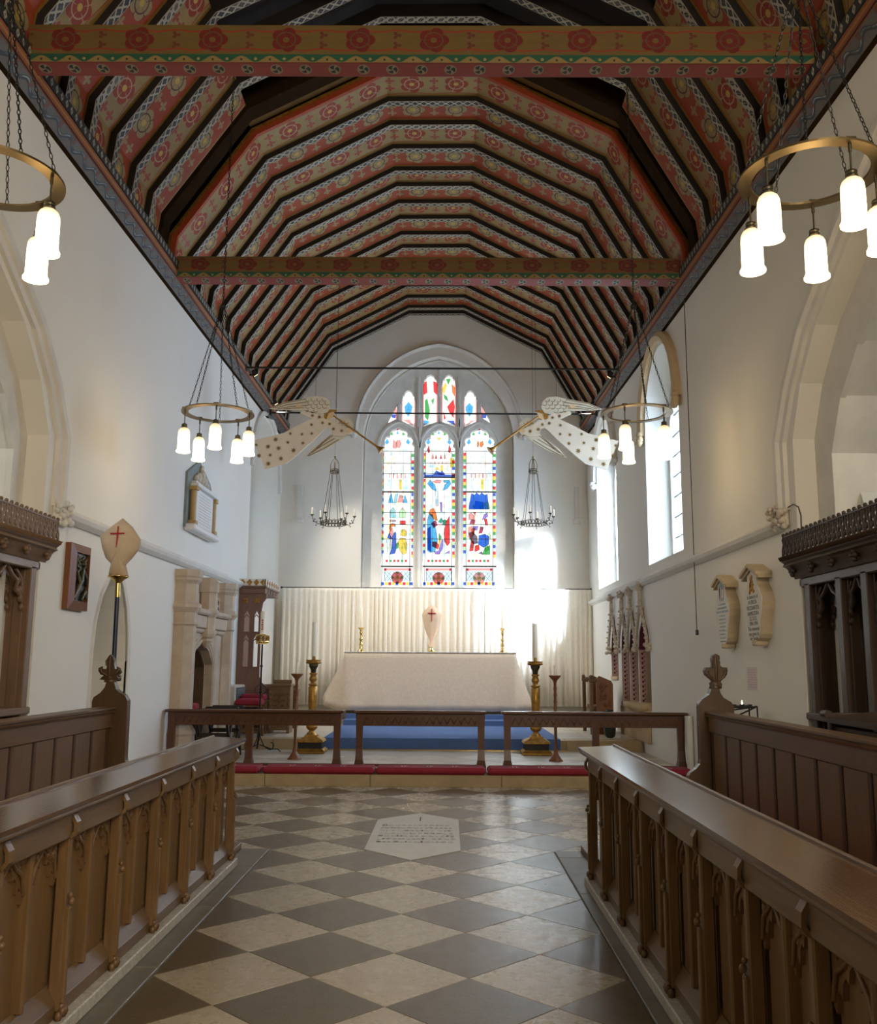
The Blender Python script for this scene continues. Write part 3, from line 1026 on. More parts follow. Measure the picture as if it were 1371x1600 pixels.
class Glass:
    def __init__(s):
        s.v, s.f, s.t, s.n = [], [], [], 0

    def poly(s, pts, col, base=False):
        n = len(s.v)
        y = TYP + 0.085 - (0 if base else 0.0004*(1 + s.n % 40))
        s.n += 1
        k = BASE if base else tuple(min(1.0, (c*0.88+0.04)/(SKY*BASE[0]*1.12)) for c in lin(PAL[col]))
        if col == 'w' and not base:
            k = (1, 1, 1)
        for p in pts:
            q = at(p[0], p[1], TYP)
            s.v.append((q.x, y, q.z))
        s.f.append(tuple(range(n, n+len(pts))))
        s.t.append(k)

    def rect(s, x0, y0, x1, y1, col):
        s.poly([(x0, y0), (x1, y0), (x1, y1), (x0, y1)], col)

    def disc(s, x, y, r, col, n=14, ry=None):
        s.poly([(x+r*cos(2*pi*k/n), y+(ry or r)*sin(2*pi*k/n)) for k in range(n)], col)

    def build(s, parent, name='stained_glass'):
        me = bpy.data.meshes.new(name)
        me.from_pydata(s.v, [], s.f)
        a = me.color_attributes.new('tint', 'FLOAT_COLOR', 'CORNER')
        for p in me.polygons:
            for li in p.loop_indices:
                a.data[li].color = (*s.t[p.index], 1)
        me.materials.append(MT['glass'])
        o = link(name, me, parent)
        o['kind'] = 'stuff'
        return o


def border(G, x0, x1, y0, y1, seed):
    random.seed(seed)
    seq = 'rgrb'
    for side in (0, 1):
        xa = x0+0.2 if side == 0 else x1-4.6
        y = y0 + (2 if side else 0)
        k = side
        while y < y1-5:
            G.rect(xa, y, xa+4.4, y+5.0, seq[k % 4])
            G.rect(xa, y+5.0, xa+4.4, y+10.2, 'ysvs'[k % 4])
            y += 10.2
            k += 1
    k = 0
    x = x0+0.5
    while x < x1-3:
        G.rect(x, 909, x+4.6, 914.2, 'byry'[k % 4])
        x += 5.6
        k += 1
    k = 0
    x = x0+7.5
    while x < x1-9:
        G.rect(x, 874, x+3.6, 877.8, 'rgr'[k % 3])
        x += 6.0
        k += 1


def roundel(G, x, y, pale=False):
    G.disc(x, y, 9.6, 'k' if pale else 'R')
    for a in range(4):
        G.disc(x+7.2*cos(a*pi/2), y+7.2*sin(a*pi/2), 2.7, 'G', 8)
    G.disc(x, y, 4.0, 'v')
    G.disc(x, y, 2.0, 'y')


scenes = [[  # left light
    ([(607, 785), (609, 775), (612, 770), (614, 785)], 'c'), ([(615, 785), (618, 772), (622, 770), (619, 785)], 'l'), ([(621, 784), (625, 772), (629, 774), (631, 784)], 'k'), ([(630, 785), (633, 772), (637, 785)], 'c'),
    ([(609, 808), (609, 798), (614, 792), (618, 798), (618, 808)], 'l'), ([(624, 808), (624, 799), (629, 793), (634, 799), (634, 808)], 'v'), ([(608.5, 812), (619, 812), (619, 814), (608.5, 814)], 'k'), ([(625, 813), (634, 813), (634, 818.5), (625, 818.5)], 'r'),
    ([(608, 826), (609, 819), (613, 817), (618, 818.5), (618, 822), (612, 822), (611, 830)], 'o'), ([(608, 830), (613, 824), (615, 832), (611, 842)], 'k'), ([(605, 840), (608, 832), (612, 840), (617, 830), (619, 832), (619, 858), (617, 864), (608, 866), (612, 858), (613, 842)], 'b'),
    ([(604.5, 843), (611, 842), (611, 860), (605, 862)], 's'), ([(619, 850), (622, 846), (622.5, 856), (619, 857)], 'g'), ([(626, 836), (627, 828), (632, 826), (635.5, 831), (635, 838)], 'y'), ([(622, 846), (626, 840), (634, 841), (636, 850), (635, 864), (630, 866), (625, 860)], 'y'), ([(631, 848), (635, 846), (634.5, 860)], 's'), ([(614, 699), (619, 700), (619.5, 690), (615, 686)], 'k'), ([(620, 687), (625, 687), (627, 693), (624, 699), (620, 698)], 'k')], [
    # centre light: a figure on a cross, robed figures at its foot
    ([(663, 741), (712, 741), (712, 745.5), (663, 745.5)], 'b'), ([(677, 741), (682, 734), (686, 741), (691, 734), (696, 741)], 'b'), ([(668, 755), (672, 749), (680, 757), (682, 767), (676, 764)], 'c'), ([(692, 766), (696, 756), (703, 750), (705, 755), (699, 763)], 'c'), ([(676, 752), (683, 749), (691, 750), (688, 754), (680, 754)], 'k'), ([(692, 750), (703, 749), (700, 753), (694, 753)], 'c'),
    ([(680, 764), (684, 762), (685, 790), (682, 790)], 's'), ([(688, 784), (691, 784), (691, 799), (689, 799)], 'p'), ([(670, 801), (673, 795), (678, 793), (681, 800), (684, 813), (679, 811)], 'o'), ([(668, 860), (668, 812), (671, 801), (676, 803), (682, 830), (684, 845), (680, 861), (672, 863)], 'c'), ([(668, 858), (668, 825), (673, 822), (674, 862)], 'b'), ([(674, 817), (681, 812), (684, 820), (678, 824)], 'm'), ([(685, 815), (690, 808), (693, 813), (690, 817)], 't'), ([(691, 820), (694, 811), (698, 812), (696, 820)], 't'),
    ([(686, 832), (690, 838), (689, 843), (686, 843)], 'g'), ([(697, 815), (702.5, 806), (703, 848), (699, 853), (695, 845), (694, 832)], 'r'), ([(682, 846), (686, 851), (685, 858), (676, 853), (676, 846)], 'r'), ([(678, 862), (686, 860), (691, 842), (693, 843), (692, 856), (687, 865), (681, 865.5)], 'p'), ([(686, 843), (689, 843), (686, 858)], 'y'), ([(695, 864), (703, 860), (703, 864)], 'p'),
    ([(674, 716), (677, 708), (678, 716)], 'k'), ([(680, 716), (682, 708), (683, 716)], 'r'), ([(688, 716), (689, 708), (691, 716)], 'r'), ([(694, 716), (695, 708), (697, 716)], 'k'), ([(704, 714), (710, 716), (709, 728), (704, 730)], 'y'), ([(668, 702), (670, 694), (672, 704), (670, 708)], 'r'), ([(702, 694), (705, 700), (704, 707), (701, 705)], 'r'), ([(682, 683), (690, 683), (687, 687)], 'y'), ([(679, 733), (683, 729), (688, 733)], 'y')], [
    # right light
    ([(733, 795), (736, 776), (737, 770), (742, 773), (745, 769), (750, 773), (753, 769), (758, 773), (762, 771), (763, 783), (765, 795)], 'B'), ([(741, 795), (743, 782), (756, 784), (757, 795)], 'c'), ([(757, 786), (763, 782), (766, 794), (759, 795)], 'v'), ([(733, 795), (734, 783), (740, 783), (741, 792)], 's'),
    ([(733, 812), (733, 802), (737, 801), (742, 806), (742, 812), (736, 811)], 'k'), ([(740, 799), (744, 799), (743, 806)], 'r'), ([(734, 818), (737, 811), (743, 812), (742, 818)], 'm'), ([(732, 839), (733, 823), (739, 821), (741, 831), (738, 842)], 'k'), ([(737, 826), (743, 824), (741, 836), (739, 834)], 'o'), ([(733, 832), (739, 830), (746, 838), (747, 848), (740, 850), (735, 842)], 'd'), ([(734, 861), (737, 842), (741, 846), (740, 860)], 'r'), ([(742, 861), (743, 852), (749, 851), (750, 858), (745, 861)], 'r'), ([(740, 822), (748, 821), (746, 828), (741, 828)], 'p'), ([(754, 812), (757, 803), (762, 801), (763, 806), (758, 810)], 'p'), ([(757, 810), (761, 810), (763, 820), (759, 820)], 'r'), ([(749, 833), (751, 822), (756, 823), (754, 832)], 'm'), ([(748, 850), (749, 836), (758, 834), (765, 838), (764, 850), (756, 855)], 'B'), ([(762, 836), (766, 830), (767, 842)], 'v'), ([(754, 866), (758, 856), (766, 851), (766, 866)], 'g'), ([(748, 864), (753, 861), (756, 866)], 'd'), ([(757, 854), (763, 852), (765, 858), (760, 861)], 'v'),
    ([(746, 691), (748, 687), (749, 692), (748, 698), (746, 697)], 'o'), ([(751, 690), (755, 688), (756, 694), (753, 698), (750, 696)], 'o')]]
for k, (px0, px1) in enumerate(((595, 647.5), (660.5, 711.5), (723.8, 775.3))):
    G = Glass()
    G.poly([(px0-4, 660), (px1+4, 660), (px1+4, 921), (px0-4, 921)], 'w', True)
    border(G, px0, px1, 706, 874, k)
    m = (px0+px1)/2
    random.seed(90+k)
    y = 700
    while y < 868:                      # the pale quarries between the figures
        hh = random.choice((5, 6, 8))
        x = px0+5.5
        while x < px1-7:
            ww = random.choice((3, 4, 5.5))
            if random.random() < 0.5:
                G.rect(x, y, x+ww, y+hh-0.6, random.choice('hhijqeh'))
            x += ww+0.7
        y += hh
    for q in range(5):                  # pale canopy work above the scenes
        G.rect(m-13+q*6, 739 if k != 1 else 720, m-11.6+q*6, 746 if k != 1 else 724, 'kr'[q % 2])
    for q in range(4):
        G.rect(m-14+q*8.3, 748 if k != 1 else 726, m-10+q*8.3, 764 if k != 1 else 735, 'swys'[q])
    for pts, c in scenes[k]:
        G.poly(pts, c)
    G.poly([(m-20, 690), (m-16, 684), (m-13, 690), (m-17, 694)], 'c')
    G.poly([(m+20, 690), (m+16, 684), (m+13, 690), (m+17, 694)], 'c')
    G.poly([(m-13, 678), (m-8, 674), (m-7, 679)], 'g')
    G.poly([(m+13, 678), (m+8, 674), (m+7, 679)], 'g')
    G.poly([(m-2, 677), (m, 671), (m+2, 677)], 'c')
    G.poly([(m-5, 668.5), (m+5, 668.5), (m, 671.5)], 'm')
    G.rect(px0+5, 887.5, px1-5, 891, 'k')
    G.rect(px0+5, 887.5, px0+9, 891.5, 'm')
    G.rect(px1-9, 887.5, px1-5, 891.5, 'm')
    G.rect(px0+5, 892, px1-5, 908, 's')
    roundel(G, m-0.5, 903 if k else 902, k == 2)
    G.build(w1)
    mb = MB()
    for py in (704, 723, 739, 800, 819, 841.5):
        a, b = tq(px0-1, py), tq(px1+1, py)
        mb.box((a[0], TYP+0.050, a[1]-0.006), (b[0], TYP+0.064, a[1]+0.006))
    for py in ((767.8, 884.5) if k != 1 else (745, 884.5)):
        a, b = tq(px0-1, py), tq(px1+1, py)
        mb.box((a[0], TYP+0.045, a[1]-0.014), (b[0], TYP+0.064, a[1]+0.014))
    for px in (px0+5, px1-5):
        a, b = tq(px, 704), tq(px, 916)
        mb.box((a[0]-0.005, TYP+0.052, b[1]), (a[0]+0.005, TYP+0.064, a[1]))
    for q in range(-3, 5):              # lozenge leads in the foot panel
        for s in (1, -1):
            a = tq(max(px0+5, min(px1-5, m+q*9-8*s)), 908)
            b = tq(max(px0+5, min(px1-5, m+q*9+8*s)), 892)
            mb.tube([(a[0], TYP+0.058, a[1]), (b[0], TYP+0.058, b[1])], 0.0028, 4)
    for pts, c in scenes[k]:            # lead round the figures
        q = [at(a_, b_, TYP) for a_, b_ in pts]
        mb.tube([(p.x, TYP+0.060, p.z) for p in q], 0.0042, 4, closed=True, smooth=False)
    for f in (0.32, 0.68):
        a, b = tq(px0+(px1-px0)*f, 706), tq(px0+(px1-px0)*f, 883)
        mb.box((a[0]-0.003, TYP+0.058, b[1]), (a[0]+0.003, TYP+0.064, a[1]))
    part('lead_and_bars', mb, 'iron', w1, stuff=True)
for lp_px, col, items in (
    ((661, 684, 585, 668), 'w', [([(661, 596), (667, 594), (668, 612), (662, 616)], 'r'), ([(677, 594), (684, 596), (683.5, 616), (678, 611)], 'r'), ([(664, 624), (668, 621), (672, 640), (669, 656), (664, 650)], 'g'), ([(674, 624), (679, 620), (677, 632)], 'g'), ([(662, 655), (668, 656), (672, 658), (662, 664)], 'c'), ([(670, 588), (675, 588), (673, 601)], 's')]),
    ((690.5, 712.5, 585, 668), 'w', [([(691, 606), (696, 596), (699, 600), (694, 616)], 'y'), ([(706, 598), (712, 604), (711, 618), (707, 612)], 'o'), ([(697, 590), (705, 590), (701, 600)], 'g'), ([(693, 614), (699, 618), (701, 626), (695, 622)], 'g'), ([(699, 634), (704, 628), (709, 622), (711, 634), (709, 652), (702, 642)], 'r'), ([(693, 640), (697, 652), (694, 655)], 'r'), ([(697, 656), (710, 656), (711, 663)], 'b')]),
    ((627.5, 649, 609, 669), 'w', [([(633, 642), (632, 634), (638.5, 626), (645, 634), (643, 642), (638, 650)], 'c'), ([(636, 640), (638.5, 631), (641, 640)], 's'), ([(630, 655), (640, 654), (646, 664)], 'k')]),
    ((725, 745.5, 609, 669), 'w', [([(728, 640), (728, 634), (734, 628), (740, 634), (739, 642), (734, 650)], 'c'), ([(732, 640), (734, 632), (737, 640)], 's'), ([(728, 664), (736, 656), (744, 655)], 'k')]),
    ((604, 620.5, 631, 662), 'w', [([(612, 646), (619, 646), (618, 652), (612, 651)], 'b'), ([(619, 632), (620.5, 645), (614, 645)], 'k')]),
    ((752.5, 769, 631, 662), 'w', [([(754, 646), (761, 646), (760, 652), (754, 652)], 'b'), ([(753, 632), (759, 645), (753, 645)], 'k')])):
    G = Glass()
    x0, x1, y0, y1 = lp_px
    G.poly([(x0-3, y0-3), (x1+3, y0-3), (x1+3, y1+3), (x0-3, y1+3)], 'w', True)
    for xa in (x0-0.2, x1-1.8):
        G.rect(xa, y0+12, xa+2.0, y1+1, 'k' if x0 > 625 and x1 < 750 else 'r')
    for pts, c in items:
        G.poly(pts, c)
    G.build(w1)
mb = MB()
for px, a_, b_ in ((672.5, 650, 661), (701.5, 650, 661)):
    pass

# ---- painted cornices on both wall heads
for k, (sg, X) in enumerate(((1, XL), (-1, XR))):
    def zc(y):
        return 6.265 + 0.0155*(y-7.67) if sg > 0 else 6.07 + 0.0345*(y-6.65)
    ya, yb = -3.2, YE

    def strip(p, q, v0=0.0, v1=1.0):
        P = [(X+sg*p[0], ya, zc(ya)+p[1]), (X+sg*p[0], yb, zc(yb)+p[1]), (X+sg*q[0], yb, zc(yb)+q[1]), (X+sg*q[0], ya, zc(ya)+q[1])]
        return P, [(0, v0), (yb-ya, v0), (yb-ya, v1), (0, v1)]
    root = struct('trim_%d' % (k+3), MB().add([(X+sg*a, y, zc(y)+b) for y in (ya, yb) for a, b in ((-0.02, 0.0), (0.05, 0.0), (0.10, 0.12), (0.12, 0.30), (-0.02, 0.34))],
                  [(i, (i+1) % 5, 5+(i+1) % 5, 5+i) for i in range(5)]), 'truss')
    for nm, mat, p, q in (('wave_band', 'cor_low', (0.052, 0.002), (0.125, 0.115)), ('red_fillet', 'cor_mid', (0.135, 0.115), (0.142, 0.225)), ('chequer_band', 'cor_top', (0.15, 0.235), (0.155, 0.335))):
        P, u = strip(p, q)
        mb = MB()
        back = [Vector(v) - Vector((sg*0.05, 0, 0)) for v in P]
        mb.add(P + back, [(0, 1, 2, 3), (4, 7, 6, 5), (0, 4, 5, 1), (2, 6, 7, 3), (0, 3, 7, 4), (1, 5, 6, 2)],
               uvs=[u, u, [(0, 0)]*4, [(0, 0)]*4, [(0, 0)]*4, [(0, 0)]*4])
        part(nm, mb, mat, root)

# ---- the painted roof: ribs of seven cants, painted boarding between them
CANT = [(-3.585, 6.30), (-3.50, 7.03), (-2.52, 8.48), (-0.82, 9.385), (0.42, 9.395), (2.19, 8.48), (3.05, 6.95), (3.13, 6.30)]


def offset(P, d):
    out = []
    for i in range(len(P)):
        a = Vector(P[i]) - Vector(P[max(i-1, 0)]) if i else Vector(P[1]) - Vector(P[0])
        b = Vector(P[min(i+1, len(P)-1)]) - Vector(P[i]) if i < len(P)-1 else a
        na, nb = Vector((-a.y, a.x)).normalized(), Vector((-b.y, b.x)).normalized()
        m = (na+nb).normalized()
        out.append(Vector(P[i]) + m*(d/max(0.5, m.dot(na))))
    return out


CANT[0] = (-3.56, 6.52)
C0, CP, CB = offset(CANT, 0), offset(CANT, 0.085), offset(CANT, 0.34)
CANT_E = CANT[:-1] + [(3.09, 6.62)]          # the right wall plate climbs a little towards the east
C0E, CPE = offset(CANT_E, 0), offset(CANT_E, 0.085)
mb = MB()
n = len(CB)
CB2 = offset(CANT, 0.44)
mb.add([(p.x, y, p.y) for y in (-3.3, YE+0.45) for p in CB] + [(p.x, y, p.y) for y in (-3.3, YE+0.45) for p in CB2],
       [(i, i+1, n+i+1, n+i) for i in range(n-1)] + [(2*n+i, 3*n+i, 3*n+i+1, 2*n+i+1) for i in range(n-1)])
roof = struct('ceiling', mb, 'roofboard')
RW = 0.115
CR = offset(CANT, 0.17)


def ring(A, B, y0, y1, seg=None):
    m = MB()
    n = len(A)
    idx = range(n-1) if seg is None else seg
    for i in idx:
        a, b, c, d = A[i], A[i+1], B[i+1], B[i]
        m.add([(p.x, y, p.y) for y in (y0, y1) for p in (a, b, c, d)], [(0, 1, 2, 3), (7, 6, 5, 4), (0, 4, 5, 1), (3, 2, 6, 7)])
    return m


def band(A, y0, y1, seg=None, lift=0.004, u0=0.0):
    m = MB()
    u = u0
    B = offset([tuple(p) for p in A], -lift)
    for i in range(len(A)-1):
        L = (A[i+1]-A[i]).length
        if seg is None or i in seg:
            P = [(B[i].x, y0, B[i].y), (B[i+1].x, y0, B[i+1].y), (B[i+1].x, y1, B[i+1].y), (B[i].x, y1, B[i].y)]
            Q = [(A[i].x, y0, A[i].y), (A[i+1].x, y0, A[i+1].y), (A[i+1].x, y1, A[i+1].y), (A[i].x, y1, A[i].y)]
            uv = [(u, 0), (u+L, 0), (u+L, 1), (u, 1)]
            z4 = [(0, 0)]*4
            m.add(P+Q, [(0, 1, 2, 3), (7, 6, 5, 4), (0, 4, 5, 1), (2, 6, 7, 3), (1, 5, 6, 2), (0, 3, 7, 4)], uvs=[uv, uv, z4, z4, z4, z4])
        u += L
    return m


rib_me = ring(C0, CR, -RW/2, RW/2).mesh('rafter', 'ribside')
rib_east = ring(C0E, offset(CANT_E, 0.17), -RW/2, RW/2).mesh('rafter', 'ribside')
sof = [band(c_, -RW/2, RW/2).mesh('painted_soffit', m_) for c_ in (C0, C0E) for m_ in ('lattice', 'leafband')]
near = [10.32, 9.71, 9.08, 8.46, 7.87, 7.27, 6.67, 6.07, 5.47, 4.87]
far_ = [12.06, 12.64, 13.28, 13.93, 14.43, 15.01, 15.58, 16.20, 16.75, 17.36, 17.98, 18.60, 19.21, 19.79, 20.13]
for k, y in enumerate(near + far_):
    r = link('rafter', rib_me if y < 11 else rib_east, roof)
    r.location.y = y
    s = link('painted_soffit', sof[(1 if (k in (0, 3, 8) or (k > 9 and k % 3 == 2)) else 0) + (0 if y < 11 else 2)], r)
# boarding: in the eastern bays all seven cants, in the western bays the lower two on either side
edges = sorted(far_)
prev = 11.50
for k, y in enumerate(edges):
    y0, y1 = prev + (RW/2 if k else 0), y - RW/2
    if y1 - y0 > 0.05:
        u0 = 0.0
        for i in range(7):
            part('painted_panel', band([p.copy() for p in CPE], y0, y1, (i,), 0.012), 'panel_cream' if k % 2 == 0 else 'panel_red', roof)
    prev = y
ed = sorted(near)
for k, y in enumerate(ed):
    y0 = y + RW/2
    y1 = ed[k+1] - RW/2 if k < len(ed)-1 else 10.80
    for i in (0, 1, 5, 6):
        part('painted_panel', band([p.copy() for p in CP], y0, y1, (i,), 0.012), 'panel_red' if (len(ed)-1-k) % 2 == 0 else 'panel_cream', roof)
# the timber truss and the painted frame at the start of the eastern bays
part('truss_timber', ring(offset(CANT, 0.05), offset(CANT, 0.33), 10.86, 11.12), 'truss', roof)
part('ochre_board', band(offset(CANT, 0.20), 11.13, 11.44, (2, 3, 4), 0.012), 'yellowboard', roof)
part('red_frame', ring(offset(CANT, 0.05), offset(CANT, 0.12), 11.44, 11.50), 'vermilion', roof)
part('gilt_edge', ring(offset(CANT, 0.12), offset(CANT, 0.16), 11.43, 11.46), 'gilt', roof)
# king posts seen over the nearer beam
part('truss_timber', MB().box((-0.27, 9.2, 9.42), (-0.12, 9.35, 9.7)).box((-2.2, 9.1, 8.95), (1.9, 9.2, 9.08)), 'truss', roof)


# ---- tie beams and iron tie rods
def beam(y0, y1, z0, z1, xa, xb, label):
    t = thing('tie_beam', label, 'beam', ((xa+xb)/2, (y0+y1)/2, z0), 'painted tie beams across the chancel')
    part('beam_timber', MB().box((xa, y0+0.012, z0+0.012), (xb, y1, z1)), 'truss', t)
    L = xb-xa
    zf = z0+0.055

    def facing(name, mat, P):
        back = [(p[0], p[1]+0.01, p[2]+0.004) for p in P]
        u = [(0, 0), (L, 0), (L, 1), (0, 1)]
        z4 = [(0, 0)]*4
        part(name, MB().add(P+back, [(0, 1, 2, 3), (7, 6, 5, 4), (0, 4, 5, 1), (2, 6, 7, 3), (0, 3, 7, 4), (1, 5, 6, 2)], uvs=[u, u, z4, z4, z4, z4]), mat, t)
    facing('rose_face', 'beamface', [(xa, y0, zf+0.03), (xb, y0, zf+0.03), (xb, y0, z1-0.005), (xa, y0, z1-0.005)])
    facing('green_fringe', 'fringe', [(xa, y0, z0+0.012), (xb, y0, z0+0.012), (xb, y0, zf+0.03), (xa, y0, zf+0.03)])
    facing('pink_underside', 'pink', [(xa, y1-0.002, z0), (xb, y1-0.002, z0), (xb, y0, z0+0.01), (xa, y0, z0+0.01)])
    return t


beam(7.00, 7.17, 6.44, 6.80, XL+0.12, XR-0.12, 'nearer painted tie beam with red roses, crossing above the front hanging lamps')
beam(11.36, 11.58, 6.44, 6.74, XL+0.12, XR-0.12, 'farther painted tie beam with red roses, above the middle of the chancel')
for y, z, lb in ((15.6, 6.615, 'upper black iron tie rod across the chancel, clear of the painted angels'), (18.0, 6.46, 'lower black iron tie rod across the chancel, passing behind the painted angels')):
    t = thing('tie_rod', lb, 'rod', (CX, y, z))
    part('rod', MB().cyl((XL+0.14, y, z), (XR-0.14, y, z), 0.018, n=8), 'iron', t)
    for x in (XL+0.14, XR-0.14):
        part('anchor_plate', MB().box((x-0.02, y-0.06, z-0.06), (x+0.02, y+0.06, z+0.06), 0.01), 'iron', t)


# ================================================================== THE THINGS
# ---- choir desks: panelled fronts with buttressed posts and a polished book board
def choir_desk(label, X, s, ys, y0, y1):
    """Front face at x = X looking towards s; ys are the post positions."""
    t = thing('choir_desk', label, 'choir desk', (X - s*0.15, (y0+y1)/2, 0.0125), 'choir desks either side of the aisle')

    def B(a, b, ya, yb, za, zb, ch=0.0):
        return MB().box((X+s*a, ya, za), (X+s*b, yb, zb), ch)
    part('stone_plinth', B(-0.30, 0.012, y0, y1, 0.0125, 0.07, 0.006), 'plinth', t)
    part('bottom_rail', B(-0.20, -0.035, y0+0.01, y1-0.01, 0.07, 0.135, 0.006), 'oak_y', t)
    mb = MB()                           # sloping sill above the bottom rail
    mb.add([(X+s*a, y, z) for y in (y0+0.01, y1-0.01) for a, z in ((-0.035, 0.135), (-0.075, 0.20), (-0.12, 0.20), (-0.12, 0.135))],
           [(0, 1, 5, 4), (1, 2, 6, 5), (2, 3, 7, 6), (0, 4, 7, 3), (0, 3, 2, 1), (4, 5, 6, 7)])
    part('sloping_sill', mb, 'oak_y', t)
    tb = MB()
    tb.add([(X+s*a, y, z) for y in (y0-0.02, y1+0.03) for a, z in ((0.035, 0.908), (0.035, 0.926), (-0.205, 0.940), (-0.205, 0.90), (0.0, 0.892))],
           [(i, (i+1) % 5, 5+(i+1) % 5, 5+i) for i in range(5)] + [(4, 3, 2, 1, 0), (5, 6, 7, 8, 9)])
    part('book_board', tb, 'oaktop', t)
    part('edge_moulding', MB().tube([(X+s*0.014, y0-0.01, 0.896), (X+s*0.014, y1+0.02, 0.896)], 0.013, 8), 'oak_y', t)
    part('back_ledge', MB().box((X-s*0.206, y0-0.02, 0.92), (X-s*0.222, y1+0.03, 0.952), 0.004), 'oak_y', t)
    part('back_board', B(-0.20, -0.16, y0, y1, 0.07, 0.90), 'oak', t)
    edges = [y0] + sorted(y for y in ys if y0+0.1 < y < y1-0.02)
    for y in ys:                        # posts with a weathered knob half-way and a leaf foot
        mb = MB()
        mb.box((X-s*0.07, y-0.019, 0.10), (X-s*0.020, y+0.019, 0.885), 0.006)
        mb.box((X-s*0.03, y-0.015, 0.13), (X-s*0.004, y+0.015, 0.50), 0.005)
        p = part('buttress_post', mb, 'oak', t)
        kb = MB()
        for q, (zz, r) in enumerate(((0.545, 0.010), (0.52, 0.014), (0.492, 0.009))):
            kb.ball((X+s*(-0.010+0.006*(q == 1)), y, zz), r, 8, (1, 0.9, 1.1))
        part('carved_knob', kb, 'oak', p)
        kb = MB()
        kb.sweep([(X-s*0.018, y, 0.865), (X+s*0.0, y, 0.835), (X+s*0.002, y, 0.80), (X-s*0.018, y, 0.775)], [(-0.007, -0.022), (0.007, -0.022), (0.007, 0.022), (-0.007, 0.022)], (0, 1, 0))
        part('scroll_bracket', kb, 'oak', p)
        kb = MB()
        for q in range(5):
            kb.ball((X+s*(-0.018+0.010*(q % 2)), y+(q-2)*0.012, 0.085+0.014*(2-abs(q-2))), 0.017, 7, (1, 0.8, 1.25))
        part('leaf_foot', kb, 'brown', p)
    for k in range(len(edges)-1):
        a, b = edges[k], edges[k+1]
        if b-a < 0.2:
            continue
        part('frieze_board', B(-0.06, -0.012, a+0.024, b-0.024, 0.775, 0.89, 0.006), 'oak_y', t)
        m = (a+b)/2
        part('mullion', MB().box((X-s*0.10, m-0.013, 0.19), (X-s*0.042, m+0.013, 0.78), 0.007), 'oak', t)
        for c in ((a+0.026+m-0.017)/2, (m+0.017+b-0.026)/2):
            hw = (b-a)/4 - 0.022
            p = part('panel', MB().box((X-s*0.165, c-hw, 0.18), (X-s*0.082, c+hw, 0.82), 0.004), 'oak', t)
            mb = MB()                   # cusped tracery head, its spandrels carved with leaves
            hl = [(1, 0.80), (1, 0.605), (0.86, 0.59), (0.80, 0.64), (0.66, 0.655), (0.56, 0.635), (0.50, 0.68), (0.36, 0.70), (0.24, 0.69), (0.16, 0.725), (0, 0.745)]
            mb.prism([(c+hw*u, z) for u, z in hl] + [(c-hw*u, z) for u, z in hl[::-1][1:]], [], lambda u, v, d: (X-s*d, u, v), 0.083, 0.066)
            for q in range(16):
                u = random.uniform(-0.9, 0.9)
                mb.ball((X-s*0.066, c+hw*u, random.uniform(0.755-0.10*abs(u), 0.79)), random.uniform(0.009, 0.016), 6, (0.6, 1, 1.3))
            for sd in (-1, 1):
                mb.tube([(X-s*0.064, c+sd*hw*0.95, 0.62), (X-s*0.060, c+sd*hw*0.7, 0.70), (X-s*0.064, c+sd*hw*0.35, 0.73), (X-s*0.064, c, 0.77)], 0.008, 5)
            part('tracery_head', mb, 'brown', p)
    return t


choir_desk('panelled oak choir desk along the left side of the aisle, golden in the light', -1.525, 1, [7.07 - 0.612*k for k in range(10)], 1.35, 7.15)
choir_desk('darker panelled oak choir desk along the right side of the aisle', 0.985, -1, [6.55 - 0.553*k for k in range(9)], 2.05, 6.62)


# ---- pews behind the desks: panelled back, seat, tall end with a poppyhead
def px_profile(pts, Y):
    return [(lambda p: (p.x, p.z))(at(x, y, Y)) for x, y in pts]


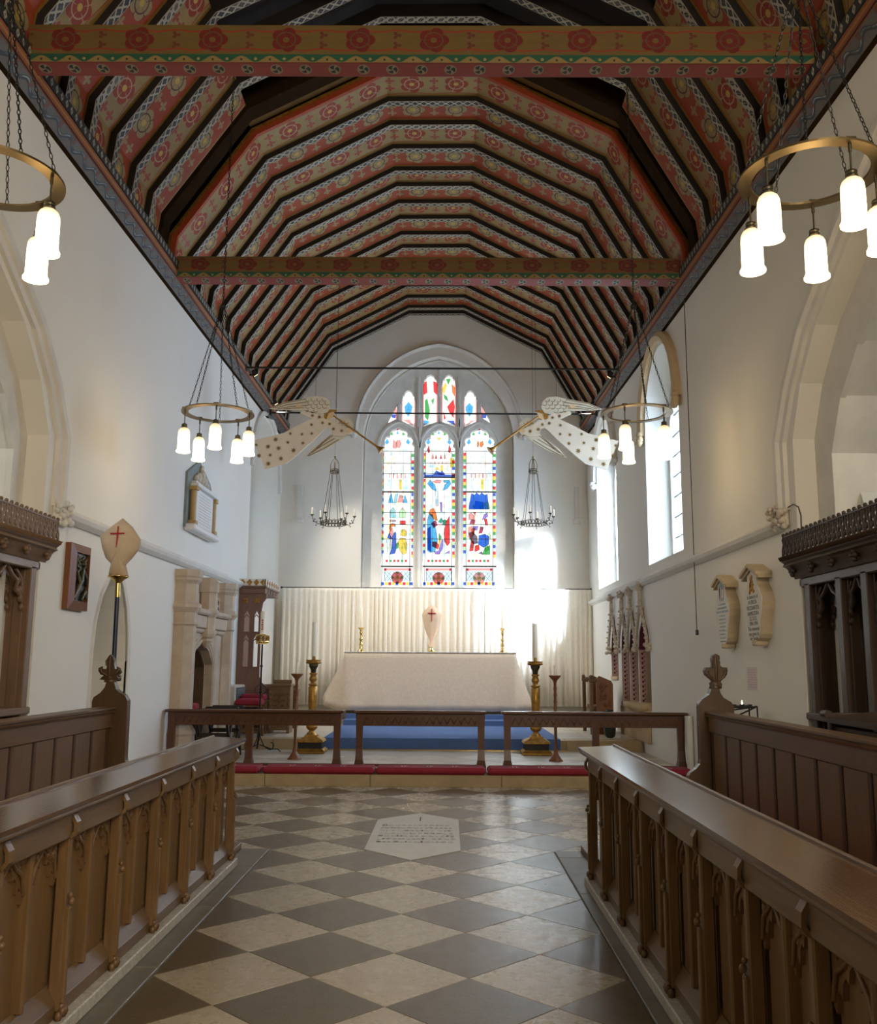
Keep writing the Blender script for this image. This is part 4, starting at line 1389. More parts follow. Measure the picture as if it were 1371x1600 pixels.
def pew(label, X, s, y0, y1, prof, fin, cushion, stiles, fol):
    """Panelled back in the plane x = X whose front looks towards s."""
    t = thing('choir_pew', label, 'pew', (X+s*0.2, (y0+y1)/2, 0.06), 'choir pews behind the desks')
    part('back_board', MB().box((X-s*0.06, y0, 0.06), (X-s*0.038, y1, 1.06)), 'blackwood', t)
    part('top_rail', MB().box((X-s*0.05, y0, 0.955), (X-s*0.004, y1, 1.075), 0.004), 'brown_y', t)
    mb = MB()
    prf = [(-0.06, 1.075), (0.012, 1.075), (0.022, 1.09), (0.010, 1.098), (0.024, 1.108), (0.024, 1.122), (-0.075, 1.13), (-0.085, 1.10)]
    mb.add([(X+s*a, y, z) for y in (y0, y1) for a, z in prf], [(i, (i+1) % 8, 8+(i+1) % 8, 8+i) for i in range(8)] + [tuple(range(8))[::-1], tuple(range(8, 16))])
    part('capping', mb, 'brown_y', t)
    n = int((y1-0.05-y0)/stiles)
    for k in range(n+1):
        y = y1-0.06-k*stiles
        part('stile', MB().box((X-s*0.045, y-0.013, 0.44), (X-s*0.012, y+0.013, 0.958), 0.005), 'dark', t)
        if k < n:
            part('panel', MB().box((X-s*0.04, y-stiles+0.030, 0.44), (X-s*0.018, y-0.022, 0.955), 0.006), 'brown', t)
    part('seat', MB().box((X-s*0.02, y0, 0.40), (X+s*0.40, y1, 0.44), 0.008), 'brown_y', t)
    part('seat_front', MB().box((X+s*0.34, y0, 0.06), (X+s*0.37, y1, 0.40)), 'brown_y', t)
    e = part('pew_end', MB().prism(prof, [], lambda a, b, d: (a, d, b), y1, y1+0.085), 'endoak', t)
    cx, zb, zt = fin                    # poppyhead
    h = zt-zb
    yc = y1+0.042
    O = px_profile(fol, yc)
    mb = MB()
    mb.prism(O, [], lambda a, b, d: (a, yc+d, b), -0.028, 0.028)
    cz = sum(p[1] for p in O)/len(O)
    mb.prism([(cx+(a-cx)*0.72, cz+(b-cz)*0.80) for a, b in O], [], lambda a, b, d: (a, yc+d, b), -0.040, 0.040)
    mb.tube([(cx, yc-0.03, zb+0.03), (cx, yc-0.042, zb+h*0.5), (cx, yc-0.035, zb+h*0.92)], [0.012, 0.016, 0.008], 6)
    for sd in (-1, 1):
        mb.tube([(cx+sd*0.015, yc-0.036, zb+h*0.22), (cx+sd*0.06, yc-0.04, zb+h*0.34), (cx+sd*0.085, yc-0.034, zb+h*0.50), (cx+sd*0.06, yc-0.036, zb+h*0.55)], [0.010, 0.014, 0.012, 0.008], 6)
        mb.ball((cx+sd*0.075, yc-0.03, zb+h*0.44), 0.022, 7)
        mb.tube([(cx+sd*0.028, yc-0.036, zb+h*0.60), (cx+sd*0.034, yc-0.036, zb+h*0.75), (cx+sd*0.012, yc-0.03, zb+h*0.93)], 0.008, 5)
    mb.lathe([(0.050, 0.0), (0.056, 0.012), (0.042, 0.026), (0.056, 0.042), (0.042, 0.055)], (cx, yc, zb), 10, sy=0.85)
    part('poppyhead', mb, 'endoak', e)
    if cushion:
        c = part('seat_cushion', MB().box((X+s*0.005, y0, 0.44), (X+s*0.36, y1-0.03, 0.48), 0.02), 'redvelvet', t)
        c['label'] = 'crimson seat runner'
    return t


k1 = 0.1375
Lp = [(140+x*k1, 1000+y*k1) for x, y in ((22, 800), (25, 700), (45, 650), (120, 600), (170, 540), (192, 478), (278, 478), (300, 560), (330, 590), (400, 630), (428, 690), (415, 1000), (396, 1330), (400, 1370), (430, 1420), (480, 1455), (515, 1490), (530, 1530))]
P = px_profile(Lp, 7.85)
P = P + [(P[-1][0]+0.03, 0.36), (P[-1][0]+0.0, 0.06), (P[0][0], 0.06)]
f0, f1 = at(140+235*k1, 1000+480*k1, 7.89), at(140+245*k1, 1000+165*k1, 7.89)
pew('oak choir pew on the left, panelled back and poppyhead end beside the covered processional cross', -2.75, 1, 1.2, 7.85, P, (f0.x, f0.z, f1.z), False, 0.345, [(140+x*k1, 1000+y*k1) for x, y in ((245, 165), (275, 200), (298, 240), (296, 290), (300, 330), (345, 325), (360, 360), (340, 390), (305, 405), (345, 440), (330, 452), (280, 455), (278, 480), (192, 480), (190, 455), (125, 447), (160, 412), (180, 405), (135, 390), (122, 360), (150, 325), (200, 330), (210, 310), (195, 260), (205, 220))])
k2 = 0.1438
Rp = [(1080+x*k2, 1010+y*k2) for x, y in ((472, 730), (470, 650), (440, 605), (360, 560), (325, 510), (310, 455), (225, 455), (205, 520), (130, 570), (92, 620), (88, 640), (95, 900), (108, 1230), (100, 1280), (60, 1330), (0, 1375), (-20, 1410), (-28, 1480))]
P = px_profile(Rp, 7.85)
P = P + [(P[-1][0]-0.02, 0.36), (P[-1][0], 0.06), (P[0][0], 0.06)]
f0, f1 = at(1080+268*k2, 1010+460*k2, 7.89), at(1080+262*k2, 1010+80*k2, 7.89)
pew('dark oak choir pew on the right with a crimson seat runner and a poppyhead end', 2.20, -1, 2.2, 7.85, P, (f0.x, f0.z, f1.z), True, 0.355, [(1080+x*k2, 1010+y*k2) for x, y in ((262, 78), (300, 100), (305, 130), (300, 170), (312, 210), (330, 225), (385, 230), (390, 270), (370, 320), (330, 360), (315, 385), (330, 410), (325, 440), (310, 462), (225, 462), (215, 440), (210, 410), (235, 385), (200, 350), (150, 310), (138, 265), (155, 230), (215, 225), (225, 190), (215, 130), (225, 100))])

# rear stalls against the screens
for lb, X, s, ye, zt in (('dark carved stall desk end at the left edge, in front of the left screen', XL+0.02, 1, 6.9, 1.16), ('dark stall desk in front of the right screen, behind the right pew', XR-0.03, -1, 7.0, 1.16)):
    t = thing('rear_stall', lb, 'stall', (X+s*0.2, 5.5, 0.06))
    part('front_board', MB().box((X+s*0.24, 2.0, 0.06), (X+s*0.28, ye, zt-0.10)), 'dark_y', t)
    part('end_board', MB().box((X+s*0.0, ye-0.06, 0.06), (X+s*0.32, ye, zt), 0.01), 'dark', t)
    part('sloping_top', MB().add([(X+s*a, y, z) for y in (2.0, ye-0.06) for a, z in ((0.34, zt-0.07), (0.34, zt-0.03), (0.02, zt+0.01), (0.02, zt-0.04))], [(0, 1, 5, 4), (1, 2, 6, 5), (2, 3, 7, 6), (3, 0, 4, 7), (3, 2, 1, 0), (4, 5, 6, 7)]), 'dark_y', t)
    part('scroll', MB().cyl((X+s*0.33, ye-0.07, zt-0.01), (X+s*0.33, ye+0.02, zt-0.01), 0.03, n=10), 'dark', t)


# ---- parclose screens under the two arches
def screen(label, to, X, s, yR, posts, zc, zs, mats):
    t = thing('parclose_screen', label, 'screen', (X - s*0.1, 6.1, 0.06))
    m, my = mats

    def B(d0, d1, ya, yb, za, zb, ch=0.006):
        return MB().box((X+s*d0, ya, za), (X+s*d1, yb, zb), ch)
    y0 = 3.96
    part('head_beam', B(-0.42, 0.0, y0, yR-0.02, zc-0.08, zc, 0.01), my, t)
    mb = MB()                           # coved cornice with mouldings
    prf = [(-0.35, zc), (0.0, zc), (0.02, zc+0.03), (0.075, zc+0.10), (0.11, zc+0.115), (0.095, zc+0.14), (0.12, zc+0.155), (0.12, zc+0.205), (-0.35, zc+0.205)]
    k = len(prf)
    mb.add([(X+s*a, y, z) for y in (y0-0.1, yR+0.07) for a, z in prf], [(i, (i+1) % k, k+(i+1) % k, k+i) for i in range(k)] + [tuple(range(k)), tuple(range(k, 2*k))[::-1]])
    part('cornice', mb, my, t)
    y = y0+0.1
    while y < yR:                       # flowers in the hollow of the cornice
        b = MB()
        for q in range(4):
            b.ball((X+s*(0.065), y+0.03*cos(q*pi/2), zc+0.065+0.03*sin(q*pi/2)), 0.026, 6)
        part('carved_flower', b, m, t)
        y += 0.42
    mb = MB()                           # rope moulding
    y = y0-0.08
    while y < yR+0.06:
        mb.add([(X+s*0.125, y, zc+0.16), (X+s*0.142, y+0.012, zc+0.16), (X+s*0.142, y+0.052, zc+0.20), (X+s*0.125, y+0.04, zc+0.20), (X+s*0.125, y+0.028, zc+0.16), (X+s*0.125, y+0.068, zc+0.20)],
               [(0, 1, 2, 3), (1, 4, 5, 2), (0, 3, 5, 4)])
        y += 0.045
    part('rope_moulding', mb, m, t, stuff=True)
    y = y0-0.06                         # pierced cresting: a row of looped leaves
    while y < yR+0.03:
        c = MB()
        for sd in (-1, 1):
            c.tube([(X+s*0.085, y+0.045+sd*0.042, zc+0.205), (X+s*0.085, y+0.045+sd*0.040, zc+0.27), (X+s*0.085, y+0.045+sd*0.012, zc+0.32), (X+s*0.085, y+0.045+sd*0.030, zc+0.36), (X+s*0.085, y+0.045, zc+0.395)], [0.014, 0.013, 0.012, 0.014, 0.012], 5)
        c.ball((X+s*0.09, y+0.045, zc+0.25), 0.022, 6, (0.6, 1, 1.3))
        c.ball((X+s*0.09, y+0.045, zc+0.40), 0.020, 6)
        part('cresting_leaf', c, m, t)
        y += 0.092
    part('cresting_rail', B(0.07, 0.10, y0-0.06, yR+0.04, zc+0.375, zc+0.392, 0.003), my, t)
    part('sill', B(-0.25, 0.02, y0, yR-0.05, zs-0.06, zs, 0.01), my, t)
    part('dado', B(-0.20, -0.15, y0, yR-0.05, 0.06, zs-0.05, 0.0), m, t)
    for k, y in enumerate(posts):
        w_ = 0.055
        mb = MB()                       # moulded post, deep from front to back
        for d0, d1, ww in ((-0.06, 0.0, w_), (-0.14, -0.05, w_*1.25), (-0.22, -0.13, w_*0.95), (-0.30, -0.21, w_*1.25), (-0.42, -0.29, w_)):
            mb.box((X+s*d0, y-ww, 0.06 if k in (0,) else zs-0.04), (X+s*d1, y+ww, zc-0.05), 0.008)
        part('post', mb, m, t)
    for k in range(len(posts)-1):       # cusped carving in the head of every opening
        a, b = posts[k+1]+0.05, posts[k]-0.05
        mb = MB()
        hw = (b-a)/2
        c = (a+b)/2
        for dd in (-0.06, -0.18):
            for sd in (-1, 1):
                pts = [(c+sd*hw, zc-0.46), (c+sd*hw*0.9, zc-0.33), (c+sd*hw*0.55, zc-0.27), (c+sd*hw*0.62, zc-0.19), (c+sd*hw*0.30, zc-0.15), (c, zc-0.06)]
                mb.tube([(X+s*dd, q[0], q[1]) for q in pts], [0.018, 0.016, 0.022, 0.016, 0.02, 0.014], 6)
                mb.tube([(X+s*dd, c+sd*hw*0.9, zc-0.30), (X+s*dd, c+sd*hw*0.85, zc-0.17), (X+s*dd, c+sd*hw*0.5, zc-0.10)], 0.014, 5)
                for q in range(4):
                    mb.ball((X+s*dd, c+sd*hw*(0.92-0.08*q), zc-0.42+0.075*q), 0.03, 6, (0.8, 0.8, 1.2))
        part('carved_head', mb, m, t)
    return t


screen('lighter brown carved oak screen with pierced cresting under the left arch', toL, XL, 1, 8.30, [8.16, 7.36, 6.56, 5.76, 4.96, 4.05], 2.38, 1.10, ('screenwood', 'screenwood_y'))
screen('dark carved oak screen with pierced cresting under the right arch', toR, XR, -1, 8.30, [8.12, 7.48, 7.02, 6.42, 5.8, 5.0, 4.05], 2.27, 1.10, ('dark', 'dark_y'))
t = thing('picture_frame', 'dark framed picture on the aisle wall, seen through the right screen', 'picture', (XR+3.18, 8.9, 1.4))
pa = onx(XR+3.15, 1316, 1085)
part('frame', MB().box((XR+3.19, 11.385, 1.2), (XR+3.10, 11.36, 2.4)), 'blackwood', t)
part('frame', MB().box((4.55, 11.395, 1.05), (4.72, 11.34, 2.12), 0.01), 'blackwood', t)
part('canvas', MB().box((4.72, 11.395, 1.05), (5.3, 11.37, 2.12)), 'plaster', t)

# ---- chancel floor furniture: altar rails
def rail(label, xa, xb, posts, yr=12.30):
    t = thing('altar_rail', label, 'rail', ((xa+xb)/2, yr, Z1), 'altar rails on the sanctuary step')
    part('top_rail', MB().box((xa-0.035, yr-0.09, 0.852), (xb+0.035, yr+0.09, 0.888), 0.01), 'railwood', t)
    fr = part('frieze', MB().box((xa+0.02, yr-0.03, 0.69), (xb-0.02, yr+0.03, 0.852), 0.004), 'railwood', t)
    mb = MB()                           # carved running tracery on the frieze
    x = xa+0.10
    while x < xb-0.1:
        mb.tube([(x, yr-0.031, 0.715), (x+0.045, yr-0.034, 0.80), (x+0.09, yr-0.031, 0.715)], 0.007, 5)
        mb.tube([(x-0.045, yr-0.031, 0.80), (x, yr-0.034, 0.735), (x+0.045, yr-0.031, 0.80)], 0.006, 5)
        x += 0.09
    part('carving', mb, 'railwood', fr, stuff=True)
    for x in posts:
        mb = MB()                       # legs that flare towards the foot
        sec = [(0.050, 0.040, 0.853), (0.044, 0.036, 0.66), (0.040, 0.036, 0.40), (0.046, 0.05, 0.27), (0.062, 0.085, 0.19), (0.066, 0.10, Z1)]
        vs = []
        for a, b, z in sec:
            vs += [(x-a, yr-b, z), (x+a, yr-b, z), (x+a, yr+b, z), (x-a, yr+b, z)]
        mb.add(vs, [(4*k+i, 4*k+(i+1) % 4, 4*k+4+(i+1) % 4, 4*k+4+i) for k in range(5) for i in range(4)] + [(0, 1, 2, 3), (20, 23, 22, 21)])
        part('leg', mb, 'railwood', t)
    part('bottom_rail', MB().box((xa+0.06, yr-0.025, 0.178), (xb-0.06, yr+0.025, 0.212), 0.004), 'railwood', t)
    return t


def rx(px): return at(px, 1150, 12.30).x


rail('left altar rail with three legs, beside the stone fireplace', max(XL+0.06, rx(245)), rx(533), [max(XL+0.11, rx(251)), rx(390), rx(527)])
rail('middle altar rail with two legs, straight in front of the altar', rx(557), rx(757), [rx(562), rx(752)])
rail('right altar rail with three legs, beside the right wall', rx(788), min(XR-0.05, rx(1075)), [rx(793), rx(931), min(XR-0.1, rx(1069))])

random.seed(5)
for lb, pa, pb in (('short crimson kneeler at the left end of the step, mostly behind the left desk', 240, 408), ('crimson kneeler on the step below the left altar rail', 413, 586.5), ('crimson kneeler on the step below the middle altar rail', 588, 759), ('crimson kneeler on the step below the right altar rail', 762, 1080)):
    xa, xb = max(XL+0.02, at(pa, 1205, 11.9).x), min(XR-0.03, at(pb, 1205, 11.9).x)
    t = thing('kneeler', lb, 'kneeler', ((xa+xb)/2, 11.92, Z1), 'crimson kneelers along the step')
    part('cushion', MB().box((xa, 11.74, Z1), (xb, 12.12, Z1+0.085), 0.03), 'redvelvet', t)
    x = xa+0.35
    while x < xb-0.2:                   # pale embroidered sprigs
        mb = MB()
        for q in range(5):
            a = q*2*pi/5
            mb.box((x+0.035*cos(a)-0.008, 11.92+0.05*sin(a)-0.012, Z1+0.083), (x+0.035*cos(a)+0.008, 11.92+0.05*sin(a)+0.012, Z1+0.0875))
        part('embroidered_sprig', mb, 'strip', t)
        x += 0.32

# blue carpet laid over the altar steps
t = thing('carpet', 'blue carpet covering the altar steps and the platform in front of them', 'carpet', (CX, 16.5, Z1))
xa, xb = at(505, 1165, YS2).x, at(876, 1166, YS2).x
mb = MB()
pr = [(YS2-0.022, Z1+0.002), (YS2-0.022, Z2+0.016), (YS3-0.022, Z2+0.016), (YS3-0.022, Z3+0.014), (YS4-0.022, Z3+0.014), (YS4-0.022, Z4+0.012), (YE-0.5, Z4+0.012)]
low = [(YE-0.5, Z4), (YS4-0.004, Z4), (YS4-0.004, Z3), (YS3-0.004, Z3), (YS3-0.004, Z2+0.001), (YS2-0.004, Z2+0.001), (YS2-0.004, Z1+0.002)]
part('pile', MB().prism(pr+low, [], lambda a, b, d: (d, a, b), xa, xb), 'blue', t)
part('brass_edge', MB().box((xa-0.1, YS2-0.045, Z1+0.001), (xb+0.12, YS2-0.025, Z1+0.018), 0.003), 'shinybrass', t)

# ---- altar under its linen cloth
AY0, AY1, AX0, AX1, AZ = 18.62, 19.36, at(538, 1019, 18.62).x, at(807, 1019, 18.62).x, 1.715
t = thing('altar', 'long altar draped in plain unbleached linen, below the east window', 'altar', ((AX0+AX1)/2, 19.0, Z4+0.012))
part('table', MB().box((AX0+0.06, AY0+0.06, Z4+0.012), (AX1-0.06, AY1-0.05, AZ-0.02)), 'brown', t)
mb = MB()
random.seed(9)
ring_n = []
hemz = 0.57
per = []                                # walk round the hem: front, sides and the flaring corner folds
NF = 60
for k in range(NF+1):
    per.append((AX0+(AX1-AX0)*k/NF, AY0, 0.0, hemz + 0.012*sin(k*0.3)))


def lerp(a, b, t_): return a+(b-a)*t_


rows = 9
left = [(AX0, AY1), (AX0, 19.05), (AX0, 18.85), (AX0, AY0)]
loop_top = [(AX0, AY1)] + [(AX0, lerp(AY1, AY0, k/8)) for k in range(1, 9)] + [(lerp(AX0, AX1, k/NF), AY0) for k in range(1, NF+1)] + [(AX1, lerp(AY0, AY1, k/8)) for k in range(1, 9)]
hem = []
for i, (x, y) in enumerate(loop_top):
    if i <= 8:                          # left side: one deep corner fold thrown outwards
        f = i/8
        out = [0.10, 0.12, 0.16, 0.20, 0.28, 0.46, 0.40, 0.16, 0.02][i]
        hem.append((x-out, y-(0.0 if i < 5 else 0.10*(i == 6)), [0.62, 0.62, 0.62, 0.64, 0.70, 0.80, 0.66, 0.58, 0.565][i]))
    elif i <= 8+NF:
        k = i-8
        hem.append((x, AY0-0.035-0.02*sin(k*0.55)*(0.3+0.7*(abs(k-NF/2)/(NF/2))**2), hemz+0.004*sin(k*0.7)))
    else:
        j = i-8-NF
        out = [0.02, 0.14, 0.36, 0.30, 0.22, 0.16, 0.12, 0.10, 0.10][j]
        hem.append((x+out, y-(0.10*(j == 2)), [0.565, 0.58, 0.62, 0.66, 0.64, 0.62, 0.62, 0.62, 0.62][j]))
m = len(loop_top)
vs, fs = [], []
for r in range(rows+1):
    f = r/rows
    for i in range(m):
        a, b = loop_top[i], hem[i]
        g = f**1.15
        vs.append((lerp(a[0], b[0], g), lerp(a[1], b[1], g), lerp(AZ, b[2], f)))
fs = [(r*m+i, r*m+i+1, (r+1)*m+i+1, (r+1)*m+i) for r in range(rows) for i in range(m-1)]
mb.add(vs, fs, True)
mb.box((AX0-0.004, AY0-0.008, AZ-0.004), (AX1+0.004, AY1, AZ+0.004), 0.003)
c = part('altar_cloth', mb, 'linen', t)
sol = c.modifiers.new('thickness', 'SOLIDIFY')
sol.thickness = 0.004
part('top_hem', MB().tube([(AX0, AY0-0.008, AZ), (AX1, AY0-0.008, AZ)], 0.008, 6), 'marble', t)

# ---- curtain behind the altar
t = thing('curtain', 'full width ivory dossal curtain hanging under the east window', 'curtain', (CX, 19.88, 0.58))
mb = MB()
random.seed(21)
xa, xb = at(442, 919, 19.86).x, at(922, 919, 19.86).x
zt = at(690, 920, 19.86).z
N = 420
ph = 0.0
vs = []
folds = []
x = xa
while x < xb:
    wd = random.uniform(0.07, 0.17)
    folds.append((x, wd, random.uniform(0.6, 1.25), random.uniform(-0.02, 0.02)))
    x += wd
pts = []
for fx, wd, am, dr in folds:
    for q in range(8):
        a = q/8
        pts.append((fx+wd*a, (0.030*am)*(1-cos(2*pi*a))/2*2 - 0.03*am, dr*sin(pi*a)))
for zi, (z, k) in enumerate(((zt, 0.35), (zt-0.06, 0.6), (zt-0.5, 0.9), (1.6, 1.1), (0.62, 1.25))):
    for px_, d, dr in pts:
        vs.append((px_+dr*zi*0.4, 19.86-0.02-d*k, z))
n = len(pts)
mb.add(vs, [(r*n+i, r*n+i+1, (r+1)*n+i+1, (r+1)*n+i) for r in range(4) for i in range(n-1)], True)
c = part('fabric', mb, 'curtain', t)
sol = c.modifiers.new('thickness', 'SOLIDIFY')
sol.thickness = 0.004
part('curtain_rod', MB().cyl((xa-0.02, 19.90, zt+0.012), (xb+0.03, 19.90, zt+0.012), 0.012, n=8), 'iron', t)
for x in (xa-0.03, xb+0.03):
    part('rod_end', MB().ball((x, 19.90, zt+0.012), 0.025, 8), 'iron', t)

# ---- ornaments on the altar
def candle(mb, c, z0, z1, r, n=12):
    mb.lathe([(r, z0), (r, z1-0.008), (r*0.75, z1), (0.004, z1)], (c[0], c[1], 0), n)
    return mb


for lb, px in (('brass candlestick with a white candle at the left end of the altar', 564), ('brass candlestick with a white candle at the right end of the altar, in glare', 786)):
    x = at(px, 1017, 18.95).x
    z = AZ+0.004
    t = thing('altar_candlestick', lb, 'candlestick', (x, 18.95, AZ+0.009), 'brass candlesticks on the altar')
    part('stick', MB().lathe([(0.085, 0), (0.085, 0.012), (0.06, 0.03), (0.025, 0.06), (0.04, 0.085), (0.022, 0.105), (0.045, 0.14), (0.03, 0.17), (0.022, 0.22), (0.045, 0.25), (0.022, 0.28), (0.026, 0.36), (0.042, 0.385), (0.022, 0.41), (0.03, 0.44), (0.065, 0.475), (0.068, 0.485), (0.02, 0.487)], (0, 0, 0), 16), 'shinybrass', t, local=True)
    part('candle', candle(MB(), (0, 0), 0.485, 0.90, 0.026), 'wax', t, local=True)

x = at(674.5, 1017, 19.0).x
t = thing('veiled_altar_cross', 'small cross under a cream veil marked red, in the middle of the altar', 'cross', (x, 19.0, AZ+0.009))
part('foot', MB().lathe([(0.075, 0), (0.075, 0.02), (0.05, 0.06), (0.028, 0.12), (0.02, 0.16)], (0, 0, 0), 16), 'shinybrass', t, local=True)
prof = [(0.05, 0.10), (0.075, 0.15), (0.045, 0.20), (0.05, 0.27), (0.10, 0.36), (0.155, 0.50), (0.185, 0.66), (0.195, 0.76), (0.15, 0.84), (0.07, 0.92), (0.015, 0.955)]
mb = MB()
n = 28
vs = []
for hw, z in prof:
    for i in range(n):
        a = 2*pi*i/n
        fo = 1+0.10*sin(a*7+z*3)*(1-z*0.7)
        vs.append((hw*cos(a)*fo, (0.035+0.25*hw)*sin(a)*fo, z))
mb.add(vs, [(k*n+i, k*n+(i+1) % n, (k+1)*n+(i+1) % n, (k+1)*n+i) for k in range(len(prof)-1) for i in range(n)], True)
mb.add(vs[-n:], [tuple(range(n))])
part('veil', mb, 'whiteveil', t, local=True)
part('red_cross', MB().box((-0.008, -0.098, 0.62), (0.008, -0.072, 0.875)).box((-0.082, -0.098, 0.775), (0.082, -0.072, 0.792)), 'redcross', t, local=True)

# ---- standing candles in the sanctuary
for lb, px in (('tall gilded candelabrum on a square base, left of the altar', 486.5), ('tall gilded candelabrum on a square base, right of the altar', 838)):
    c = at(px, 1170, 14.5)
    t = thing('gilded_candelabrum', lb, 'candle stand', (c.x, 14.5, Z1), 'gilded candelabra in front of the altar')
    mb = MB().box((-0.225, -0.225, 0), (0.225, 0.225, 0.045), 0.012)
    mb.add([(sx*a, sy*a, z) for a, z in ((0.225, 0.045), (0.185, 0.075)) for sx, sy in ((-1, -1), (1, -1), (1, 1), (-1, 1))], [(i, (i+1) % 4, 4+(i+1) % 4, 4+i) for i in range(4)])
    part('base_moulding', mb, 'gilt', t, local=True)
    part('black_block', MB().box((-0.18, -0.18, 0.07), (0.18, 0.18, 0.165), 0.004), 'black', t, local=True)
    mb = MB().box((-0.205, -0.205, 0.165), (0.205, 0.205, 0.185), 0.006)
    mb.add([(sx*a, sy*a, z) for a, z in ((0.20, 0.185), (0.185, 0.205), (0.10, 0.245), (0.09, 0.27)) for sx, sy in ((-1, -1), (1, -1), (1, 1), (-1, 1))], [(4*k+i, 4*k+(i+1) % 4, 4*k+4+(i+1) % 4, 4*k+4+i) for k in range(3) for i in range(4)] + [(12, 13, 14, 15)])
    part('cap_moulding', mb, 'gilt', t, local=True)
    part('baluster', MB().lathe([(0.085, 0.265), (0.07, 0.30), (0.035, 0.325), (0.06, 0.345), (0.085, 0.37), (0.09, 0.40), (0.05, 0.43), (0.042, 0.46), (0.055, 0.60), (0.068, 0.80), (0.072, 0.985), (0.055, 1.0)], (0, 0, 0), 16), 'gilt', t, local=True)
    part('knop', MB().lathe([(0.045, 0.995), (0.075, 1.02), (0.075, 1.03), (0.04, 1.045), (0.035, 1.06), (0.062, 1.095), (0.06, 1.12), (0.04, 1.165), (0.062, 1.185), (0.058, 1.20)], (0, 0, 0), 16), 'gilt', t, local=True)
    part('collar', MB().lathe([(0.038, 1.198), (0.042, 1.25), (0.07, 1.30), (0.075, 1.335), (0.05, 1.336)], (0, 0, 0), 16), 'bronze', t, local=True)
    part('drip_plate', MB().lathe([(0.075, 1.335), (0.12, 1.35), (0.12, 1.375), (0.10, 1.376), (0.12, 1.39), (0.12, 1.40), (0.03, 1.401), (0.025, 1.45), (0.02, 1.46)], (0, 0, 0), 20), 'gilt', t, local=True)
    part('candle', candle(MB(), (0, 0), 1.455, 1.985, 0.036), 'wax', t, local=True)

for lb, px in (('slim turned wooden torchere with a short candle, left of the left gilded candelabrum', 460.5), ('slim turned wooden torchere, right of the right gilded candelabrum', 869)):
    c = at(px, 1180, 13.5)
    t = thing('torchere', lb, 'candle stand', (c.x, 13.5, Z1), 'slim wooden torcheres')
    part('foot', MB().lathe([(0.105, 0), (0.105, 0.012), (0.085, 0.03), (0.07, 0.05), (0.066, 0.06), (0.04, 0.095), (0.028, 0.13), (0.032, 0.145), (0.02, 0.16)], (0, 0, 0), 8, rot=pi/8), 'chestnut', t, local=True)
    mb = MB().lathe([(0.02, 0.155), (0.022, 0.56), (0.034, 0.575), (0.036, 0.59), (0.022, 0.61), (0.020, 1.10), (0.03, 1.115), (0.03, 1.13)], (0, 0, 0), 12)
    for q in range(2):
        mb.tube([(0.018*cos(z*34+q*pi), 0.018*sin(z*34+q*pi), z) for z in [0.62+0.014*k for k in range(35)]], 0.008, 5)
    part('twisted_stem', mb, 'chestnut', t, local=True)
    part('dish', MB().lathe([(0.03, 1.125), (0.055, 1.15), (0.085, 1.185), (0.09, 1.20), (0.03, 1.195)], (0, 0, 0), 10), 'chestnut', t, local=True)
    part('candle', candle(MB(), (0, 0), 1.195, 1.37 if px < 600 else 1.345, 0.014 if px < 600 else 0.017), 'wax', t, local=True)

# paschal candle on a wrought iron stand
c = at(404, 1168, 14.65)
t = thing('paschal_candle', 'thick painted paschal candle on a tall wrought iron stand, in front of the canopied seat', 'candle stand', (c.x, 14.65, Z1))
mb = MB().cyl((0, 0, 0.16), (0, 0, 1.64), 0.014, n=8)
for z in (0.90, 0.95, 1.30):
    mb.ball((0, 0, z), 0.024, 8)
part('stem', mb, 'iron', t, local=True)
for k in range(3):
    a = -0.25 + k*2*pi/3
    pts = [(0.0, 0.34), (0.03, 0.20), (0.09, 0.08), (0.17, 0.035)]
    pts = pts + [(0.20+(0.085-0.013*q)*sin(q*0.62), 0.115-(0.085-0.013*q)*cos(q*0.62)) for q in range(0, 6)] 
    mb = MB().tube([(r*cos(a), r*sin(a), z) for r, z in pts], 0.008, 6)
    mb.tube([(0.02*cos(a), 0.02*sin(a), 0.10), (0.22*cos(a), 0.22*sin(a), 0.04), (0.32*cos(a), 0.32*sin(a), 0.045), (0.37*cos(a), 0.37*sin(a), 0.008)], 0.008, 6)
    part('scroll_leg', mb, 'iron', t, local=True)
for k in range(4):
    a = k*pi/2+0.3
    part('wire_loop', MB().tube([(0, 0, 1.02)] + [((0.02+0.075*sin(q*pi/6))*cos(a), (0.02+0.075*sin(q*pi/6))*sin(a), 1.02-0.17*q/6*1.0+0.0) for q in range(1, 7)] + [(0, 0, 0.84)], 0.006, 5), 'iron', t, local=True)
cr = part('gilt_crown', MB().lathe([(0.10, 1.655), (0.105, 1.665), (0.105, 1.68), (0.10, 1.69)], (0, 0, 0), 16).lathe([(0.10, 1.765), (0.105, 1.775), (0.105, 1.785), (0.10, 1.79)], (0, 0, 0), 16).lathe([(0.10, 1.64), (0.10, 1.655), (0.02, 1.66)], (0, 0, 0), 16), 'shinybrass', t, local=True)
mb = MB()
for k in range(10):
    a = k*2*pi/10
    for q in range(4):
        mb.ball((0.10*cos(a+0.12*cos(q*pi/2)), 0.10*sin(a+0.12*cos(q*pi/2)), 1.728+0.022*sin(q*pi/2)), 0.014, 6)
part('quatrefoil', mb, 'gilt', cr, local=True)
part('candle', candle(MB(), (0, 0), 1.655, 2.15, 0.043), 'wax', t, local=True)
mb = MB()
for k in range(5):
    mb.box((-0.015+0.006*(k % 2), -0.046, 1.86+k*0.035), (0.012, -0.041, 1.88+k*0.035))
part('painted_emblem', mb, 'redcross', t, local=True)

